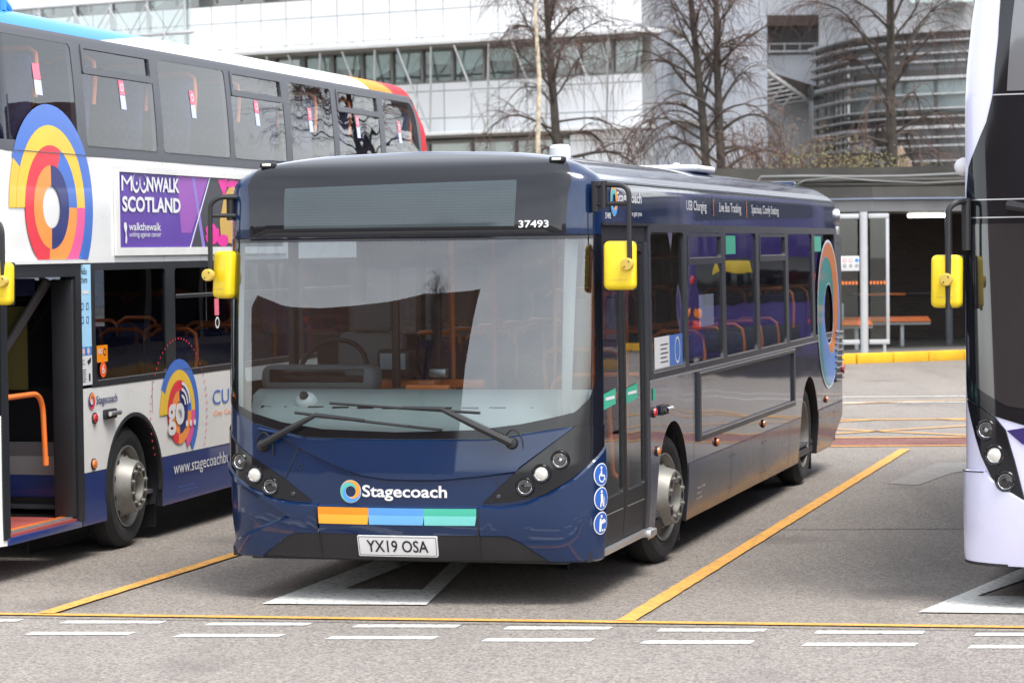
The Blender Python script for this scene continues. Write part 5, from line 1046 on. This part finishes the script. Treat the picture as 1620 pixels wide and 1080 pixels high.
for z in (4.3, 5.25, 5.62, 6.25, 6.6, 7.0, 7.45, 7.8, 8.4, 9.05, 9.75, 10.1, 10.6, 11.0):
    mb = MB(); t_ = .06 if z not in (5.25, 7.0, 9.05, 11.0) else .12; mb.prism(cvo(.55), z, z+t_, WTRIM); mb.build('sunshade', gb)
for i in range(len(cv)-1):
    a, b = Vector(cv[i]), Vector(cv[i+1]); n = max(1, int((b-a).length/1.5))
    for k in range(n): p = a.lerp(b, k/n); mb = MB(); mb.box((p.x-(.1 if i < 2 else 0), p.y-.12, 7.6), (.09, .12, 6.8), MULL); mb.build('mullion', gb)
for k in range(7): mb = MB(); mb.box((16.9+k*1.6, 109.2-k*.1, 12.5), (1.0, 2.0, .9), MATS['pale_glazing']); mb.build('upper_window', gb)
bw_ = thing('grey_tower_wing', 'pale grey wing rising behind the white block and trees', 'building', (0, 0, 0)); mb = MB(); mb.prism([(-5, 150), (60, 148), (60, 160), (-5, 160)], 0, 34, BLK); mb.build('wall', bw_)
for k in range(20):
    for z in (11, 14.5): mb = MB(); mb.box((2+k*2.4, 148.9-.03*k*2.4, z), (1.5, 1.6, 1.4), MATS['dark_pane']); mb.build('window', bw_)

# ------------------------------------------------------------------ bare trees, shrubs, sapling
BARK = pm('bark', (.060, .050, .040), .9, var=.35, vscale=6, bump=.5, bscale=25); TWIG = pm('twig_bark', (.10, .062, .050), .9, var=.3)
BIRCH = pm('birch_bark', (.50, .42, .30), .8, var=.45, vscale=9)
def bare_tree(name, label, loc, seed, height, trunks, lo, spread, ntw, group='bare trees beyond the bus station'):
    r_ = random.Random(seed); t = thing(name, label, 'tree', loc, 0, group); tm, lm, wm = MB(), MB(), MB()
    def walk(p, d, length, r0, r1, n, droop, wig, mb, sides, mat):
        pts, rs = [p.copy()], [r0]
        for i in range(n):
            d = (d+Vector((r_.uniform(-wig, wig), r_.uniform(-wig, wig), r_.uniform(-wig, wig)*.7-droop*(i/n)))).normalized(); p = p+d*(length/n); pts.append(p.copy()); rs.append(r0+(r1-r0)*(i+1)/n)
        mb.tube(pts, rs, mat, sides, cap=False); return pts, rs
    limbs = []
    for (bx, by, rad, lean) in trunks:
        pts, rs = walk(Vector((bx, by, 0)), Vector((lean, 0, 1)), height, rad, .03, 18, -.0, .022, tm, 10, BARK)
        n = int(height*3.0)
        for k in range(n):
            f = (lo+(height*.97-lo)*k/n)/height; i = min(17, int(f*18)); u = f*18-i; p = pts[i].lerp(pts[i+1], u); a = k*2.4+r_.uniform(-.5, .5); up = r_.uniform(.8, 1.8) if f > .42 else r_.uniform(.1, .9)
            L = spread*(1.15-.75*f)*r_.uniform(.65, 1.1); q = max(.014, rs[i]*.5*r_.uniform(.5, 1))
            lp, lr = walk(p, Vector((math.cos(a), math.sin(a), up)), L, q, .008, 9, .55 if f < .45 else .22, .17, lm, 6, BARK); limbs.append((lp, lr, L))
    subs = []
    for lp, lr, L in limbs:
        for k in range(8):
            i = r_.randint(2, 8); d = (lp[i]-lp[i-1]).normalized(); s = Vector((r_.uniform(-1, 1), r_.uniform(-1, 1), r_.uniform(-.5, .5)))
            sp, sr = walk(lp[i], (d+s*.8).normalized(), L*r_.uniform(.25, .5), lr[i]*.6, .006, 6, .5, .2, lm, 4, TWIG); subs.append(sp)
    allb = [l[0] for l in limbs]+subs
    for k in range(ntw):
        b = r_.choice(allb); i = r_.randint(1, len(b)-1); d = (b[i]-b[i-1]).normalized(); s = Vector((r_.uniform(-1, 1), r_.uniform(-1, 1), r_.uniform(-1.1, .4)))
        walk(b[i], (d*.6+s*.8).normalized(), r_.uniform(.4, 1.3), .006, .003, 5, .6, .22, wm, 3, TWIG)
    tm.build('trunk', t); lm.build('limbs', t); wm.build('twigs', t); return t
bare_tree('bare_tree', 'bare drooping tree nearest the white panelled facade, beside the thin pale sapling', (1.42, 72, 0), 3, 13.5, [(0, 0, .19, .0)], 4.6, 3.4, 3300)
bare_tree('bare_tree', 'bare twin trunked tree in front of the grey wing', (5.62, 72, 0), 11, 14, [(-.12, 0, .17, -.02), (.22, .1, .17, .015)], 4.2, 3.6, 3300)
tw = bare_tree('bare_tree', 'bare wide spreading tree in front of the curved glazed block', (10.25, 71, 0), 23, 14, [(0, 0, .21, .01)], 4.0, 4.0, 3300)
sp = thing('birch_sapling', 'thin pale birch stem standing left of the nearest bare tree', 'tree', (.74, 66, 0)); mb = MB(); mb.tube([(0, 0, 0), (.0, 0, 3), (-.03, .02, 5), (.02, 0, 6.5), (-.05, 0, 7.8), (-.08, 0, 8.8), (-.06, 0, 9.6)], [.07, .065, .06, .055, .045, .03, .015], BIRCH, 10); mb.build('trunk', sp)
mb = MB()
for k in range(26):
    z = 6.8+k*.1; a = k*2.4; mb.tube([(-.05, 0, z), (-.05+.3*math.cos(a), .3*math.sin(a), z+.25), (-.05+.6*math.cos(a+.2), .6*math.sin(a+.2), z+.2), (-.05+.75*math.cos(a+.3), .75*math.sin(a+.3), z-.1)], [.012, .008, .006, .003], TWIG, 3, cap=False)
mb.build('twigs', sp)
def shrub(label, x, y, z0, h, w_, seed, leafm, nl):
    r_ = random.Random(seed); t = thing('shrub', label, 'shrub', (x, y, z0), 0, 'shrubs above the station roof'); m, l = MB(), MB()
    for k in range(170):
        a = r_.uniform(0, 6.28); p = Vector((r_.uniform(-.3, .3)*w_, r_.uniform(-.3, .3), 0)); d = Vector((math.cos(a)*.4*w_/h*1.6, math.sin(a)*.4, 1)).normalized(); pts = [p.copy()]
        for i in range(6): d = (d+Vector((r_.uniform(-.22, .22), r_.uniform(-.22, .22), .0))).normalized(); p = p+d*h*r_.uniform(.13, .19); pts.append(p.copy())
        m.tube(pts, [.02, .016, .013, .010, .008, .006, .004], TWIG, 3, cap=False)
        for j in range(nl):
            i = r_.randint(2, 6); c = pts[i]+Vector((r_.gauss(0, .12), r_.gauss(0, .12), r_.gauss(0, .12))); u = Vector((r_.uniform(-1, 1), r_.uniform(-1, 1), r_.uniform(-1, 1))).normalized()*.038; v = u.orthogonal().normalized()*.02; l.raw([c-u, c+v, c+u, c-v], [(0, 1, 2, 3)], leafm)
    m.build('stems', t); l.build('leaves', t, smooth=False)
LFY = pm('leaf_olive', (.15, .135, .05), .7, var=.5, vscale=30); LFB = pm('leaf_rust', (.13, .07, .038), .8, var=.5, vscale=30)
shrub('rusty brown leafless shrub right of the twin trunked tree', 6.7, 68, 1.2, 4.4, 2.2, 5, LFB, 10); shrub('olive yellow shrub above the station roof, left of the pale lamp column', 8.15, 67, 1.2, 3.6, 2.0, 6, LFY, 26); shrub('low olive shrub between the white block and the wide tree', 9.0, 68, 1.0, 3.3, 2.0, 8, LFY, 16)
ub_ = thing('parasol', 'small dark domed parasol beside the wide bare tree trunk', 'parasol', (9.9, 74, 0)); mb = MB(); mb.lathe((0, 0, 4.75), (0, 0, 1), [(0, .52), (.12, .46), (.25, .26), (.31, 0)], pm('parasol_navy', (.06, .065, .09), .8), 16); mb.build('canopy', ub_); mb = MB(); mb.tube([(0, 0, 0), (0, 0, 5.05)], .03, CABGREY, 8); mb.build('pole', ub_)
ub_ = thing('parasol', 'small beige folded parasol right of the wide bare tree trunk', 'parasol', (10.95, 74, 0)); mb = MB(); mb.lathe((0, 0, 4.3), (0, 0, 1), [(0, .38), (.3, .24), (.6, .08), (.68, 0)], pm('parasol_beige', (.38, .28, .20), .8), 16); mb.build('canopy', ub_); mb = MB(); mb.tube([(0, 0, 0), (0, 0, 4.9)], .03, CABGREY, 8); mb.build('pole', ub_)
lp = thing('lamp_column', 'slim pale lamp column in front of the white block', 'lamp post', (8.35, 73, 0)); mb = MB(); mb.tube([(0, 0, 0), (0, 0, 6.2)], .06, CABGREY, 10); mb.build('column', lp); mb = MB(); mb.lathe((0, 0, 6.2), (0, 0, 1), [(0, .07), (.3, .09), (.4, .05), (.42, 0)], BLACKM, 12); mb.build('lamp_head', lp)

# ------------------------------------------------------------------ town behind and beside the viewpoint (seen only as reflections)
RB = brickmat('brown_brick', (.20, .10, .062), (.25, .13, .08), (.16, .14, .12), 1, .45, .15, .015, plane='xy')
def block(name, label, pts, z, mat):
    t = thing(name, label, 'building', (0, 0, 0)); mb = MB(); n = len(pts); zs = z if isinstance(z, list) else [z]*n
    vs = [(p[0], p[1], 0) for p in pts]+[(p[0], p[1], h) for p, h in zip(pts, zs)]
    mb.raw(vs, [(i, (i+1) % n, n+(i+1) % n, n+i) for i in range(n)], mat); mb.raw(vs[n:], [tuple(range(n))], CONC); mb.build('wall', t); return t
block('brick_hall', 'long brown brick hall with a falling roofline behind the viewpoint', [(-18, -27.2), (-24, -23.6), (-30, -20), (-38, -12), (-47, -3), (-58, -12), (-40, -32), (-26, -42)], [15.2, 15.4, 14.2, 11.2, 9.2, 9.2, 14.2, 15.2], RB)
t = block('brick_tower', 'brown brick block with a glass stair tower, right of the bus station', [(46, 82), (54, 75.5), (62, 84), (54, 91)], 12.3, RB)
mb = MB(); mb.box((49, 79.2, 6.6), (2.6, 1.2, 13.2), MATS['dark_glazing'], 0, Matrix.Rotation(R(-40), 3, 'Z')); mb.build('stair_tower', t)
block('glass_office', 'dark glass office block right of the station, out of view', [(23.5, 84), (31.5, 82.5), (34, 95), (26, 97)], 14, MATS['glass_dark'] if 'glass_dark' in MATS else pm('smoked_glass', (.05, .055, .06), .15, coat=1))

# purple bus standing beyond the right edge of the view, its rear mirrored in the blue bus windows
def build_purple():
    bus = thing('double_deck_bus', 'purple double deck bus seen from behind, mirrored in the blue bus windows', 'bus', (11.9, 42.7, 0), -R(25))
    PU = MATS['purple_paint']; b = MB(); b.box((0, 5.2, 2.3), (2.5, 10.4, 3.95), PU, .18, seg=4); b.build('body', bus)
    b = MB(); b.box((0, -.005, 1.72), (1.9, .03, .75), BLACKG, .01); b.build('rear_window', bus); b = MB(); b.box((0, -.005, 3.2), (2.1, .03, .8), BLACKG, .01); b.build('upper_rear_window', bus)
    for sg in (1, -1):
        for z, m in ((1.75, REDL), (1.2, AMBER), (1.0, REDL)): t = MB(); t.lathe((sg*1.08, -.0, z), (0, -1, 0), [(0, .08), (.02, .075), (.03, 0)], m, 16); t.build('tail_lamp', bus)
        for y in (1, 3, 5, 7): t = MB(); t.box((sg*1.252, y+.8, 1.75), (.02, 1.7, .85), BLACKG, .005); t.build('side_window', bus); t = MB(); t.box((sg*1.252, y+.8, 3.25), (.02, 1.7, .8), BLACKG, .005); t.build('upper_side_window', bus)
    t = MB(); t.box((.35, -.03, 1.95), (.6, .02, .2), pm('amber_display', (.5, .36, .04), .4), .004); t.build('route_display', bus); t = MB(); t.box((0, -.02, .7), (1.6, .03, .5), BLACKM, .02); t.build('engine_cover', bus)
    for y in (2.6, 8): 
        for sg in (1, -1): wheel(bus, sg*1.2, y, .47, 0, y > 5, 0, 10, side=sg)
build_purple()

dup(tw, None, (-19, -17, 0), label='bare tree behind the viewpoint, mirrored in the blue bus windscreen', group='bare trees around the viewpoint')
dup(tw, None, (23, 65, 0), label='bare tree right of the view, mirrored in the rear upper windows', group='bare trees around the viewpoint')
